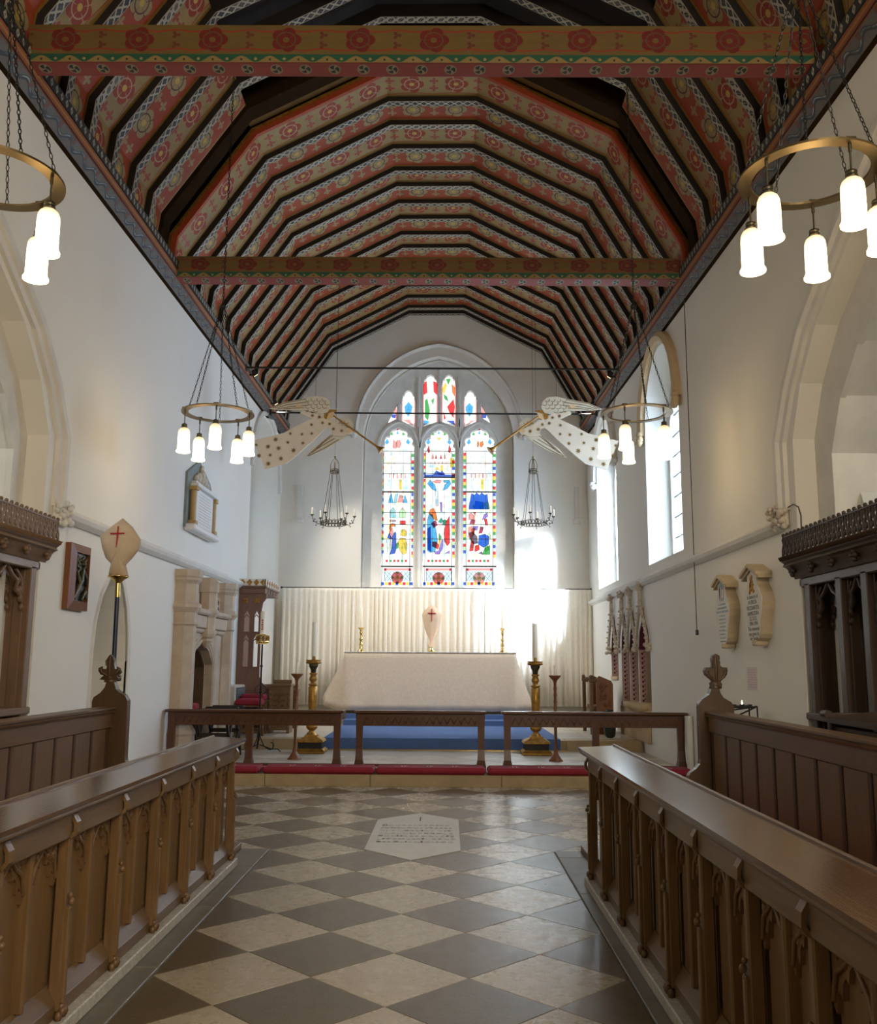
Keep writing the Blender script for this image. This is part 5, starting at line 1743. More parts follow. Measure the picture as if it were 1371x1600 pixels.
# ---- processional cross under its veil, at the left pew end
Y = 8.03
g = lambda x, y: at(150+x*0.1375, 790+y*0.1375, Y)
c = g(215, 1600)
t = thing('veiled_processional_cross', 'cross on a dark staff under an ecru veil, behind the left pew end', 'cross', (c.x, Y, 0.06))
b0, b1, b2 = at(176, 1100, Y), g(243, 1040), g(250, 870)
part('staff', MB().cyl((b0.x, Y, 0.06), tuple(b1), 0.020, n=10), 'navy', t)
part('brass_socket', MB().cyl(tuple(b1), tuple(b2), 0.022, n=10).lathe([(0.024, 0), (0.05, 0.03), (0.088, 0.055), (0.09, 0.065), (0.04, 0.06)], tuple(b2-Vector((0, 0, 0.01))), 12), 'shinybrass', t)
vo = [(305, 143), (420, 245), (512, 385), (505, 440), (470, 520), (400, 610), (340, 668), (330, 690), (345, 760), (362, 815), (300, 800), (250, 812), (155, 800), (165, 740), (185, 690), (175, 660), (110, 600), (75, 490), (48, 340), (170, 240)]
O = [g(*p) for p in vo]
cen = g(275, 480)
mb = MB()
vs = []
n = len(O)
for f, d in ((1.0, 0.0), (0.94, -0.035), (0.6, -0.055), (0.0, -0.062)):
    for k, p in enumerate(O):
        q = cen.lerp(p, f)
        w_ = 0.012*sin(k*2.4)*(1 if p.z < cen.z else 0.3)*(f > 0.5)
        vs.append((q.x, Y+d+w_, q.z))
for f, d in ((0.94, 0.035), (0.0, 0.05)):
    for p in O:
        q = cen.lerp(p, f)
        vs.append((q.x, Y+d, q.z))
fs = []
for r in (0, 1, 2):
    fs += [(r*n+i, r*n+(i+1) % n, (r+1)*n+(i+1) % n, (r+1)*n+i) for i in range(n)]
fs += [(i, (i+1) % n, 4*n+(i+1) % n, 4*n+i) for i in range(n)] + [(4*n+i, 4*n+(i+1) % n, 5*n+(i+1) % n, 5*n+i) for i in range(n)]
mb.add(vs, fs, True)
vl = part('veil', mb, 'veil', t)
a, b = g(277, 245), g(257, 485)
c0, c1 = g(190, 327), g(348, 325)
ya = Y-0.064
mb = MB()
mb.tube([(a.x, ya+0.012, a.z), ((a.x+b.x)/2+0.004, ya, (a.z+b.z)/2), (b.x, ya+0.006, b.z)], [0.006, 0.008, 0.005], 6)
mb.tube([(c0.x, ya+0.012, c0.z), ((c0.x+c1.x)/2, ya, c0.z), (c1.x, ya+0.010, c1.z)], 0.008, 6)
part('red_cross', mb, 'redcross', vl)
part('tie_band', MB().tube([(lambda p: (p.x, Y-0.03, p.z))(g(x, 675)) for x in (182, 215, 270, 325, 338)], 0.006, 5), 'veil', vl)
part('staff_clip', MB().box((b0.x-0.03, Y-0.03, 1.33), (b0.x+0.055, Y+0.03, 1.38), 0.008), 'iron', t)


# ---- hanging ring lamps
def chain(mb, a, b, pitch=0.034, r=0.0036, w_=0.009):
    a, b = Vector(a), Vector(b)
    x, y, d = basis(b-a)
    n = max(1, int((b-a).length/pitch))
    for k in range(n):
        c = a.lerp(b, (k+0.5)/n)
        u = x if k % 2 else y
        h = (b-a).length/n*0.62
        P = [c+u*(w_*cos(q*pi/3))+d*(h*sin(q*pi/3)) for q in range(6)]
        mb.tube(P, r, 3, closed=True, smooth=False)
    return mb


SH = [(0.020, 0.0), (0.034, -0.006), (0.052, -0.022), (0.061, -0.045), (0.0635, -0.08), (0.0635, -0.235), (0.067, -0.25), (0.075, -0.262), (0.075, -0.276), (0.066, -0.280)]


def roofz(x, P):                        # height of the boarding over x
    for a, b in zip(P, P[1:]):
        if a.x <= x <= b.x and b.x > a.x:
            return a.y + (b.y-a.y)*(x-a.x)/(b.x-a.x)
    return 7.0


def ring_lamp(label, c, ph, top):
    t = thing('ring_lamp', label, 'lamp', c, 'hanging ring lamps with five glass shades')
    n = 48
    mb = MB()
    vs = []
    for r, z in ((0.40, 0.0), (0.40, 0.014), (0.325, 0.014), (0.325, 0.0)):
        vs += [(r*cos(2*pi*i/n), r*sin(2*pi*i/n), z) for i in range(n)]
    mb.add(vs, [(k*n+i, k*n+(i+1) % n, ((k+1) % 4)*n+(i+1) % n, ((k+1) % 4)*n+i) for k in range(4) for i in range(n)])
    part('ring', mb, 'brass', t, local=True)
    for k in range(5):
        a = radians(ph+72*k)
        x, y = 0.365*cos(a), 0.365*sin(a)
        lm = part('lamp_holder', MB().cyl((x, y, 0.02), (x, y, -0.165), 0.0055, n=6).box((x-0.03, y-0.03, 0.012), (x+0.03, y+0.03, 0.028), 0.006).cyl((x, y, 0.0), (x, y, -0.05), 0.010, n=8).lathe([(0.012, -0.155), (0.03, -0.165), (0.032, -0.178), (0.028, -0.182), (0.032, -0.19), (0.036, -0.205), (0.022, -0.21)], (x, y, 0), 12), 'bronze', t, local=True)
        part('glass_shade', MB().lathe(SH, (x, y, -0.202), 20), 'opal', lm, local=True)
        b = radians(ph+36+72*k)
        part('chain', chain(MB(), (0.365*cos(b), 0.365*sin(b), 0.02), (0.02*cos(b), 0.02*sin(b), 1.26)), 'iron', t, local=True)
    part('hub', MB().lathe([(0.01, 1.23), (0.035, 1.245), (0.035, 1.275), (0.012, 1.30)], (0, 0, 0), 10), 'iron', t, local=True)
    part('suspension_chain', chain(MB(), (0, 0, 1.30), (0, 0, top-c[2]), 0.042, 0.0045, 0.011), 'iron', t, local=True)
    return t


a, b = at(341, 647, 10.0), at(995, 647, 10.0)
ring_lamp('ring lamp with five lit glass shades hanging by the wall monument, farther left', (a.x, 10.0, a.z), 65, roofz(a.x, CP)-0.04)
ring_lamp('ring lamp with five lit glass shades hanging before the right clear window, farther right', (b.x, 10.0, b.z), 22, roofz(b.x, CB)-0.012)
c, d = at(1283, 277, 5.0), at(96, 310, 5.0)
ring_lamp('ring lamp hanging nearest on the right, large, above the right arch', (2.12, 5.0, c.z), 66, roofz(2.12, CB)-0.012)
ring_lamp('ring lamp hanging nearest on the left, half out of the picture', (-2.655, 5.0, c.z-0.03), 67, roofz(-2.655, CP)-0.04)

# ---- small candle crowns beside the window
for lb, px in (('wrought iron candle crown with thin rods hanging left of the east window', 521), ('wrought iron candle crown with thin rods hanging right of the east window', 834.5)):
    p, q = at(px, 820, 16.5), at(px, 713, 16.5)
    t = thing('candle_crown', lb, 'chandelier', (p.x, 16.5, p.z), 'iron candle crowns beside the east window')
    n = 6
    mb = MB()
    for z, r in ((0.0, 0.245), (0.055, 0.245)):
        P = [(r*cos(k*pi/3), r*sin(k*pi/3), z) for k in range(6)]
        mb.tube(P, 0.008, 5, closed=True, smooth=False)
    for k in range(24):
        aa = k*pi/12
        mb.ball((0.225*cos(aa), 0.225*sin(aa), 0.028), 0.018, 6)
    for k in range(18):
        aa = k*pi/9
        mb.cyl((0.23*cos(aa), 0.23*sin(aa), 0.055), (0.23*cos(aa), 0.23*sin(aa), 0.10), 0.006, 0.001, 5)
    part('hoop', mb, 'bronze', t, local=True)
    h = q.z-p.z
    zt_ = h-0.28
    for k in range(6):
        aa = k*pi/3+0.26
        part('rod', MB().cyl((0.21*cos(aa), 0.21*sin(aa), 0.05), (0.075*cos(aa), 0.075*sin(aa), zt_), 0.0055, n=5), 'bronze', t, local=True)
        pts = [(0.245, 0.02), (0.29, 0.0), (0.31, 0.03), (0.34, 0.045), (0.37, 0.09), (0.385, 0.15)]
        arm = MB().tube([(r*cos(aa), r*sin(aa), z) for r, z in pts], 0.007, 5)
        for r, z in ((0.30, 0.045), (0.335, 0.09), (0.31, -0.02), (0.36, 0.05)):
            arm.ball((r*cos(aa), r*sin(aa), z), 0.013, 6)
        arm.lathe([(0.012, 0.15), (0.035, 0.165), (0.032, 0.175), (0.016, 0.17)], (0.385*cos(aa), 0.385*sin(aa), 0), 8)
        ar = part('candle_arm', arm, 'bronze', t, local=True)
        part('candle', candle(MB(), (0.385*cos(aa), 0.385*sin(aa)), 0.17, 0.30, 0.014, 8), 'wax', ar, local=True)
    mb = MB()
    for z in (zt_-0.03, zt_+0.03):
        mb.tube([(0.078*cos(k*pi/8), 0.078*sin(k*pi/8), z) for k in range(16)], 0.010, 5, closed=True)
    for k in range(16):
        mb.ball((0.078*cos(k*pi/8), 0.078*sin(k*pi/8), zt_), 0.014, 6)
    for k in range(4):
        aa = k*pi/2+0.2
        mb.tube([(0.078*cos(aa), 0.078*sin(aa), zt_+0.03), (0.076*cos(aa), 0.076*sin(aa), zt_+0.12), (0.05*cos(aa), 0.05*sin(aa), zt_+0.20), (0.0, 0.0, zt_+0.25)], 0.007, 5)
    mb.cyl((0, 0, zt_+0.02), (0, 0, zt_+0.27), 0.007, n=5)
    mb.ball((0, 0, zt_+0.27), 0.02, 7)
    part('upper_crown', mb, 'bronze', t, local=True)
    part('wire', MB().cyl((0, 0, h), (0, 0, roofz(p.x, CP)-0.035-p.z), 0.003, n=4), 'iron', t, local=True)

# ---- the two painted angels blowing trumpets
AYP = 14.5
AW_UP = [(150, 272), (300, 205), (540, 160), (650, 135), (740, 145), (790, 190), (805, 260), (770, 310), (690, 330), (600, 300), (540, 288), (400, 287), (250, 282)]
AW_LO = [(530, 778), (600, 690), (800, 540), (850, 470), (900, 370), (960, 350), (1030, 400), (1045, 470), (1020, 520), (900, 600), (740, 700), (600, 755)]
GOWN = [(-25, 605), (100, 915), (330, 850), (440, 760), (600, 620), (760, 465), (800, 470), (830, 560), (930, 560), (1030, 520), (1020, 480), (900, 440), (840, 385), (760, 370), (690, 320), (600, 310), (500, 285), (475, 312), (600, 375), (480, 430), (300, 525)]
HEAD = [(742, 330), (750, 372), (790, 378), (830, 360), (842, 348), (836, 335), (846, 318), (835, 300), (810, 290), (770, 296)]
HAIR = [(730, 345), (735, 370), (760, 380), (772, 350), (780, 318), (820, 305), (868, 300), (868, 284), (830, 282), (790, 280), (755, 300)]
STARS = [(550, 287, 19), (607, 340, 20), (682, 356, 20), (715, 418, 18), (790, 430, 18), (832, 483, 20), (920, 503, 20), (597, 438, 18), (600, 533, 18), (495, 540, 18), (370, 533, 18), (213, 597, 26), (345, 628, 18), (505, 635, 20), (245, 690, 25), (132, 672, 25), (405, 713, 27), (35, 770, 26), (155, 763, 20), (270, 800, 26), (135, 855, 26), (5, 655, 18)]


def angel(label, mir):
    def A(x, y):
        px, py = 400+x*0.14588, 600+y*0.14588
        if mir:
            px, py = 1363-px, py+0.8
        return at(px, py, AYP)
    to = lambda a, b, d: (a, AYP+d, b)

    def F(pts): return [(lambda p: (p.x, p.z))(A(*q)) for q in pts]
    c = A(600, 420)
    t = thing('painted_angel', label, 'angel', (c.x, AYP, c.z), 'flying angels cut out of painted board')
    part('gown', MB().prism(F(GOWN), [], to, -0.012, 0.012), 'angel', t)
    for nm, pts, d, sc, fe in (('upper_wing', AW_UP, -0.035, [(560+60*(k % 4)+(28 if (k//4) % 2 else 0), 175+38*(k//4)) for k in range(14)], [((540, 170), (300, 215), (180, 268)), ((560, 200), (330, 232), (210, 268)), ((570, 235), (380, 250), (240, 275)), ((520, 262), (400, 268), (300, 276))]),
                               ('lower_wing', AW_LO, 0.035, [(880+45*(k % 3)+(20 if (k//3) % 2 else 0), 400+42*(k//3)) for k in range(12)], [((800, 545), (680, 650), (550, 765)), ((890, 590), (720, 690), (560, 768)), ((840, 580), (700, 660), (600, 730)), ((830, 540), (740, 610), (650, 690))])):
        wg = part(nm, MB().prism(F(pts), [], to, d-0.010, d+0.010), 'wingwhite', t)
        mb = MB()
        for q in sc:                    # scalloped feathers
            P = [A(q[0]+24*cos(v*pi/6), q[1]+20*sin(v*pi/6)) for v in range(1, 8)]
            mb.tube([(p.x, AYP+d-0.011, p.z) for p in P], 0.0035, 4)
        for f in fe:
            mb.tube([(lambda p: (p.x, AYP+d-0.011, p.z))(A(*q)) for q in f], 0.0055, 4)
        part('feather_lines', mb, 'starbrown', wg, stuff=True)
    hd_ = part('head', MB().prism(F(HEAD), [], to, -0.030, 0.014), 'flesh', t)
    part('hair', MB().prism(F(HAIR), [], to, -0.036, -0.016), 'gilt', hd_)
    for q in ((468, 245), (1010, 505)):
        P = [(q[0]+34*cos(v*pi/5), q[1]+20*sin(v*pi/5)) for v in range(10)]
        part('hand', MB().prism(F(P), [], to, -0.054, -0.030), 'flesh', t)
    a, b, e = A(836, 350), A(1290, 672), A(1352, 722)
    mb = MB().cyl((a.x, AYP-0.05, a.z), (b.x, AYP-0.05, b.z), 0.013, 0.018, 8)
    dr = (Vector((e.x, AYP-0.05, e.z)) - Vector((b.x, AYP-0.05, b.z)))
    b_ = Vector((b.x, AYP-0.05, b.z))
    for q, (r0, r1) in enumerate(((0.018, 0.026), (0.026, 0.045), (0.045, 0.085))):
        mb.cyl(b_+dr*(q/3), b_+dr*((q+1)/3), r0, r1, 12)
    part('trumpet', mb, 'gilt', t)
    for x, y, r in STARS:
        P = []
        for v in range(14):
            rr = r*1.22 if v % 2 == 0 else r*0.48
            P.append((x+rr*cos(v*pi/7+0.3), y+rr*sin(v*pi/7+0.3)))
        part('star', MB().prism(F(P), [], to, -0.016, -0.0115), 'starbrown', t)
    for q, zt_ in (((860, 200), 8.40), ((640, 150), 8.40)):
        p = A(*q)
        part('wire', MB().cyl((p.x, AYP, p.z-0.1), (p.x, AYP, roofz(p.x, CP)-0.035), 0.0022, n=4), 'iron', t)
    # candle stub standing beside the wing tip, on the cornice side
    return t


angel('painted angel in a starry gown blowing a trumpet, left of the east window', False)
angel('painted angel in a starry gown blowing a trumpet, right of the east window', True)

# ---- left wall: carved panel, monument, fireplace surround, heater, canopied seat
def L_(X, s):                           # builder of points on a side wall: depth d out of the wall
    return lambda a, b, d: (X+s*d, a, b)


tl, tr = L_(XL, 1), L_(XR, -1)
y0, y1, z0, z1 = 8.80, 9.30, 1.99, 2.63
t = thing('carved_panel', 'dark carved figure relief in a brown wooden frame on the left wall', 'plaque', (XL, 9.05, z0))
for nm, pl in (('frame_side', [(y0, z0), (y0+0.085, z0+0.085), (y0+0.085, z1-0.085), (y0, z1)]), ('frame_side', [(y1, z0), (y1, z1), (y1-0.085, z1-0.085), (y1-0.085, z0+0.085)]),
               ('frame_top', [(y0, z1), (y0+0.085, z1-0.085), (y1-0.085, z1-0.085), (y1, z1)]), ('frame_bottom', [(y0, z0), (y1, z0), (y1-0.085, z0+0.085), (y0+0.085, z0+0.085)])):
    mb = MB()
    n = 4
    dep = lambda p: 0.085 if (y0 < p[0] < y1 and z0 < p[1] < z1) else 0.055
    mb.add([tl(p[0], p[1], 0.0) for p in pl] + [tl(p[0], p[1], dep(p)) for p in pl], [(3, 2, 1, 0), (4, 5, 6, 7)] + [(i, (i+1) % 4, 4+(i+1) % 4, 4+i) for i in range(4)])
    part(nm, mb, 'chestnut', t)
r_ = part('relief', MB().box(tl(y0+0.083, z0+0.083, 0.0), tl(y1-0.083, z1-0.083, 0.05)), 'relief', t)
mb = MB()
random.seed(4)
yc, zc_ = 9.05, 2.3
mb.tube([tl(yc-0.14, 2.10, 0.055), tl(yc-0.02, 2.28, 0.075), tl(yc+0.02, 2.40, 0.075)], [0.03, 0.035, 0.025], 6)
mb.ball(tl(yc+0.02, 2.44, 0.075), 0.035, 8)
mb.tube([tl(yc-0.12, 2.10, 0.06), tl(yc-0.06, 2.25, 0.09), tl(yc-0.12, 2.36, 0.07)], 0.018, 6)
mb.tube([tl(yc+0.02, 2.38, 0.08), tl(yc+0.09, 2.30, 0.09), tl(yc+0.13, 2.24, 0.07)], 0.018, 6)
mb.tube([tl(yc+0.05, 2.09, 0.06), tl(yc+0.10, 2.18, 0.08), tl(yc+0.15, 2.12, 0.06)], 0.022, 6)
for k in range(16):
    a = random.uniform(0, 6.28)
    mb.tube([tl(yc+random.uniform(-0.14, 0.14), random.uniform(2.38, 2.52), 0.055), tl(yc+random.uniform(-0.14, 0.14), random.uniform(2.38, 2.52), 0.072), tl(yc+random.uniform(-0.14, 0.14), random.uniform(2.30, 2.52), 0.055)], 0.010, 5)
part('carved_figure', mb, 'bronze', r_)

t = thing('wall_monument', 'memorial tablet with slate gable and marble inscription high on the left wall', 'monument', (XL, 13.45, 3.3))
part('slate_back', MB().prism([(12.70, 3.36), (12.70, 4.14), (13.30, 4.42), (13.95, 4.20), (14.12, 4.05), (14.12, 3.36)], [], tl, 0.0, 0.035), 'slate', t)
tb = part('marble_tablet', MB().box(tl(12.98, 3.42, 0.03), tl(13.92, 3.96, 0.10), 0.006), 'marble', t)
mb = MB()
for k in range(11):
    z = 3.90-k*0.041
    random.seed(k)
    mb.box(tl(13.10+random.uniform(0, 0.05), z-0.010, 0.0995), tl(13.82-random.uniform(0, 0.08), z+0.002, 0.102))
part('inscription_lines', mb, 'heater', tb, stuff=True)
part('cornice', MB().box(tl(12.84, 3.96, 0.03), tl(14.05, 4.01, 0.16), 0.01).box(tl(12.88, 4.01, 0.03), tl(14.0, 4.05, 0.12), 0.01), 'marble', t)
for y in (12.86, 13.99):
    part('column', MB().cyl(tl(y, 3.46, 0.09), tl(y, 3.92, 0.09), 0.045, n=12).box(tl(y-0.06, 3.90, 0.03), tl(y+0.06, 3.96, 0.15), 0.008).box(tl(y-0.06, 3.40, 0.03), tl(y+0.06, 3.47, 0.15), 0.008), 'ochre', t)
part('base_shelf', MB().box(tl(12.72, 3.32, 0.0), tl(14.14, 3.41, 0.17), 0.02), 'marble', t)
mb = MB()
for dy, dz, r, q in ((0, 0.12, 0.08, 1.6), (-0.16, 0.08, 0.07, 1.3), (0.17, 0.08, 0.07, 1.2), (0.0, 0.25, 0.05, 1.0), (-0.3, 0.05, 0.06, 1.0), (0.32, 0.04, 0.06, 1)):
    mb.ball(tl(13.35+dy, 4.06+dz, 0.06), r, 8, (0.7, 1, q))
part('carved_urn_group', mb, 'carvedstone', t)

t = thing('stone_fireplace', 'tall tan stone fireplace surround with octagonal shafts on the left wall', 'fireplace', (XL, 13.6, Z1))


def octa(mb, y, d, prof):               # octagonal shaft out of the wall
    return mb.lathe(prof, (XL+d, y, 0), 8, smooth=False, rot=pi/8)


for y in (12.68, 14.92):
    z0, h = (Z1, 2.74)
    mb = octa(MB(), y, 0.07, [(0.25, z0), (0.25, 0.30), (0.235, 0.33), (0.235, 0.52), (0.25, 0.55), (0.235, 0.60), (0.19, 0.66), (0.19, 1.98), (0.215, 2.0), (0.195, 2.03), (0.195, 2.16), (0.25, 2.23), (0.25, 2.27), (0.20, 2.31), (0.20, 2.55), (0.235, 2.60), (0.235, 2.63), (0.25, 2.65), (0.25, 2.74), (0.05, 2.76)])
    part('octagonal_shaft', mb, 'tanstone', t)
mb = octa(MB(), 13.62, 0.16, [(0.02, 1.70), (0.06, 1.74), (0.10, 1.80), (0.10, 1.83), (0.13, 1.86), (0.15, 1.90), (0.15, 1.94), (0.13, 1.97), (0.13, 2.13), (0.17, 2.20), (0.17, 2.24), (0.145, 2.27), (0.145, 2.50), (0.165, 2.505), (0.165, 2.66), (0.12, 2.72)])
part('pendant_shaft', mb, 'tanstone', t)
for a, b in ((12.80, 13.50), (13.74, 14.76)):
    part('lintel_panel', MB().box(tl(a, 1.98, 0.0), tl(b, 2.16, 0.20), 0.01), 'tanstone', t)
    part('lintel_moulding', MB().box(tl(a, 2.16, 0.0), tl(b, 2.24, 0.27), 0.025).box(tl(a, 1.91, 0.0), tl(b, 1.98, 0.17), 0.02), 'tanstone', t)
    mb = MB().box(tl(a+0.03, 2.24, 0.02), tl(b-0.03, 2.49, 0.08), 0.004)
    pv = part('pierced_panel', mb, 'tanstone', t)
    mb = MB()
    for k in range(4):
        for r in range(2):
            yy = a+0.14+k*(b-a-0.28)/3
            for q in range(4):
                mb.ball(tl(yy+0.030*cos(q*pi/2), 2.31+r*0.115+0.030*sin(q*pi/2), 0.080), 0.021, 6, (0.3, 1, 1))
    part('dark_quatrefoil', mb, 'darkbrown', pv, stuff=True)  # dark bosses put the shade of pierced openings into the colour
fo = [(12.70, Z1), (12.70, 1.93), (14.76, 1.93), (14.76, Z1)]
fi = [(14.26, Z1), (14.26, 1.45), (13.99, 1.66), (13.62, 1.78), (13.25, 1.66), (12.98, 1.45), (12.98, Z1)]
part('arched_frame', MB().prism(fo+fi, [], tl, 0.0, 0.12), 'tanstone', t)
for d, g_ in ((0.12, 0.05), (0.12, 0.12)):
    pth = [(14.26+g_, Z1), (14.26+g_, 1.46), (13.99+g_*0.6, 1.67+g_*0.8), (13.62, 1.78+g_), (13.25-g_*0.6, 1.67+g_*0.8), (12.98-g_, 1.46), (12.98-g_, Z1)]
    part('arch_moulding', MB().tube([tl(a, b, d) for a, b in pth], 0.025, 6), 'tanstone', t)
part('hearth_back', MB().box((XL-0.42, 12.9, Z1-0.02), (XL-0.52, 14.34, 1.85)), 'darkbrown', t)
hl = [(14.258, Z1), (14.258, 1.448), (13.988, 1.656), (13.62, 1.775), (13.252, 1.656), (12.982, 1.448), (12.982, Z1)]
part('hearth_lining', MB().prism(hl + [(13.62+(a-13.62)*0.965, Z1+(b-Z1)*0.975) for a, b in hl[::-1]], [], tl, -0.43, -0.005), 'darkbrown', t)
part('hearth_floor', MB().box((XL+0.0, 12.98, Z1-0.02), (XL-0.45, 14.26, Z1+0.005)), 'slate', t)

t = thing('wall_heater', 'beige gas heater with a blue grey grille on the left wall', 'heater', (XL+0.12, 15.75, 0.34))
part('casing', MB().box((XL, 15.38, 0.40), (XL+0.24, 16.12, 1.12), 0.02), 'heater', t)
mb = MB()
for k in range(7):
    mb.box((XL+0.238, 15.44, 0.84+k*0.033), (XL+0.252, 16.06, 0.862+k*0.033))
part('grille', mb, 'grille', t)
part('grille_recess', MB().box((XL+0.236, 15.43, 0.83), (XL+0.243, 16.07, 1.08)), 'black', t)
part('foot', MB().box((XL, 15.45, Z2), (XL+0.2, 15.55, 0.40)).box((XL, 15.95, Z2), (XL+0.2, 16.05, 0.40)), 'heater', t)

y0, y1 = 16.42, 17.66
xa = XL+0.005
xf = at(411, 940, y0).x
t = thing('canopied_seat', 'tall canopied oak seat with gilt cresting against the left wall by the corner', 'seat', ((xa+xf)/2, 17.0, Z2))
to = lambda a, b, d: (a, d, b)
w_ = xf-xa
side = [(xa, Z2), (xf+0.22, Z2), (xf+0.22, 0.98), (xf+0.19, 1.06), (xf+0.10, 1.09), (xf+0.02, 1.15), (xf-0.02, 1.26), (xf-0.02, 2.42), (xf-0.0, 2.54), (xf+0.06, 2.62), (xf+0.06, 2.70), (xa, 2.70)]
sl_ = lambda c, z0, z1, h: [(c-h, z0), (c+h, z0), (c+h, z1-0.08), (c, z1), (c-h, z1-0.08)]
holes = [sl_(xa+w_*0.36, 1.42, 1.98, 0.045), sl_(xa+w_*0.36, 2.03, 2.40, 0.045), sl_(xa+w_*0.76, 1.42, 1.98, 0.04), sl_(xa+w_*0.76, 2.03, 2.40, 0.04)]
sd = part('side_panel', MB().prism(side, holes, to, y0, y0+0.05), 'rosewood', t)
for c_ in (0.30, 0.72, 1.1):
    part('lower_panel', MB().box((xa+w_*c_-0.07, y0-0.008, 0.42), (xa+w_*c_+0.07, y0, 1.05), 0.006), 'rosewood', sd)
mb = MB()
for c_ in (0.36, 0.76):
    for z in (1.42, 2.03):
        mb.box((xa+w_*c_-0.06, y0-0.012, z-0.02), (xa+w_*c_+0.06, y0, z), 0.003)
    mb.tube([(xa+w_*c_-0.045, y0-0.004, 2.28), (xa+w_*c_, y0-0.006, 2.33), (xa+w_*c_+0.045, y0-0.004, 2.28)], 0.010, 5)
    mb.tube([(xa+w_*c_-0.045, y0-0.004, 1.86), (xa+w_*c_, y0-0.006, 1.91), (xa+w_*c_+0.045, y0-0.004, 1.86)], 0.010, 5)
part('slot_tracery', mb, 'rosewood', sd)
low_ = [(xa, Z2), (xf+0.22, Z2), (xf+0.22, 0.98), (xf+0.19, 1.06), (xf+0.10, 1.09), (xa, 1.09)]
part('arm_panel', MB().prism(low_, [], to, y1-0.05, y1), 'rosewood', t)
part('back_board', MB().box((xa, y0+0.05, Z2), (xa+0.03, y1-0.05, 2.70)), 'rosewood', t)
part('seat_board', MB().box((xa+0.03, y0+0.05, 0.74), (xf+0.16, y1-0.05, 0.79)), 'rosewood', t)
part('canopy', MB().box((xa, y0-0.03, 2.70), (xf+0.04, y1+0.04, 2.80), 0.01).box((xa, y0-0.05, 2.80), (xf+0.06, y1+0.06, 2.84), 0.008), 'rosewood', t)
mb = MB()
for k in range(4):
    mb.box((xf+0.041, y0+0.16+k*0.26, 2.715), (xf+0.046, y0+0.28+k*0.26, 2.785))
part('dark_slot', mb, 'black', t)
part('cresting_board', MB().box((xa, y0-0.035, 2.84), (xf+0.05, y0-0.015, 2.965), 0.003).box((xf+0.03, y0-0.035, 2.84), (xf+0.05, y1+0.05, 2.965), 0.003), 'marble', t)
for k in range(4):
    x = xa+0.06+k*(w_-0.06)/3
    mb = MB()
    for q in range(4):
        mb.ball((x+0.028*cos(q*pi/2), y0-0.04, 2.90+0.032*sin(q*pi/2)), 0.024, 7, (1, 0.5, 1))
    part('gilt_flower', mb, 'gilt', t)
for k in range(6):
    mb = MB()
    for q in range(4):
        mb.ball((xf+0.055, y0+0.1+k*0.21+0.03*cos(q*pi/2), 2.90+0.032*sin(q*pi/2)), 0.024, 7, (0.5, 1, 1))
    part('gilt_flower', mb, 'gilt', t)
for c_ in (0.28, 0.78):
    mb = MB()
    for q in range(4):
        mb.ball((xa+w_*c_+0.03*cos(q*pi/2+pi/4), y0-0.006, 2.58+0.03*sin(q*pi/2+pi/4)), 0.024, 7, (1, 0.5, 1))
    part('gilt_boss', mb, 'gilt', t)

# prayer desks beside the curtain, folding stools on the left
for lb, pa, pb, py, Y in (('carved wooden prayer desk behind the left altar rail, beside the canopied seat', 423, 452, 1068, 16.0), ('smaller carved wooden prayer desk behind the other one, near the curtain', 446, 461, 1076, 17.2)):
    a, b = at(pa, py, Y), at(pb, py, Y)
    t = thing('prayer_desk', lb, 'desk', ((a.x+b.x)/2, Y+0.15, Z2), 'carved prayer desks on the left')
    fr = part('front_panel', MB().box((a.x+0.02, Y, Z2+0.05), (b.x-0.02, Y+0.03, a.z-0.05), 0.004), 'oak', t)
    mb = MB()
    random.seed(int(pa))
    xc = (a.x+b.x)/2
    for k in range(6):
        z = Z2+0.16+k*(a.z-Z2-0.3)/6
        for s in (-1, 1):
            mb.tube([(xc, Y-0.004, z), (xc+s*0.05, Y-0.012, z+0.05), (xc+s*0.085, Y-0.004, z+0.02)], 0.010, 5)
            mb.ball((xc+s*0.085, Y-0.003, z+0.04), 0.018, 6)
    mb.cyl((xc, Y-0.004, Z2+0.1), (xc, Y-0.004, a.z-0.1), 0.010, n=6)
    part('carved_vine', mb, 'brown', fr)
    for x in (a.x, b.x):
        mb = MB()
        for q in range(7):
            mb.ball((x, Y+0.02, Z2+0.10+q*(a.z-Z2-0.2)/6.5), 0.034, 7, (0.9, 1, 1.5))
        mb.box((x-0.025, Y, Z2), (x+0.025, Y+0.32, a.z-0.05), 0.004)
        part('side_panel', mb, 'oak', t)
    part('sloping_top', MB().box((a.x-0.04, Y-0.03, a.z-0.05), (b.x+0.04, Y+0.36, a.z-0.01), 0.008).box((a.x, Y+0.25, a.z-0.01), (b.x, Y+0.3, a.z+0.06), 0.006), 'oak', t)


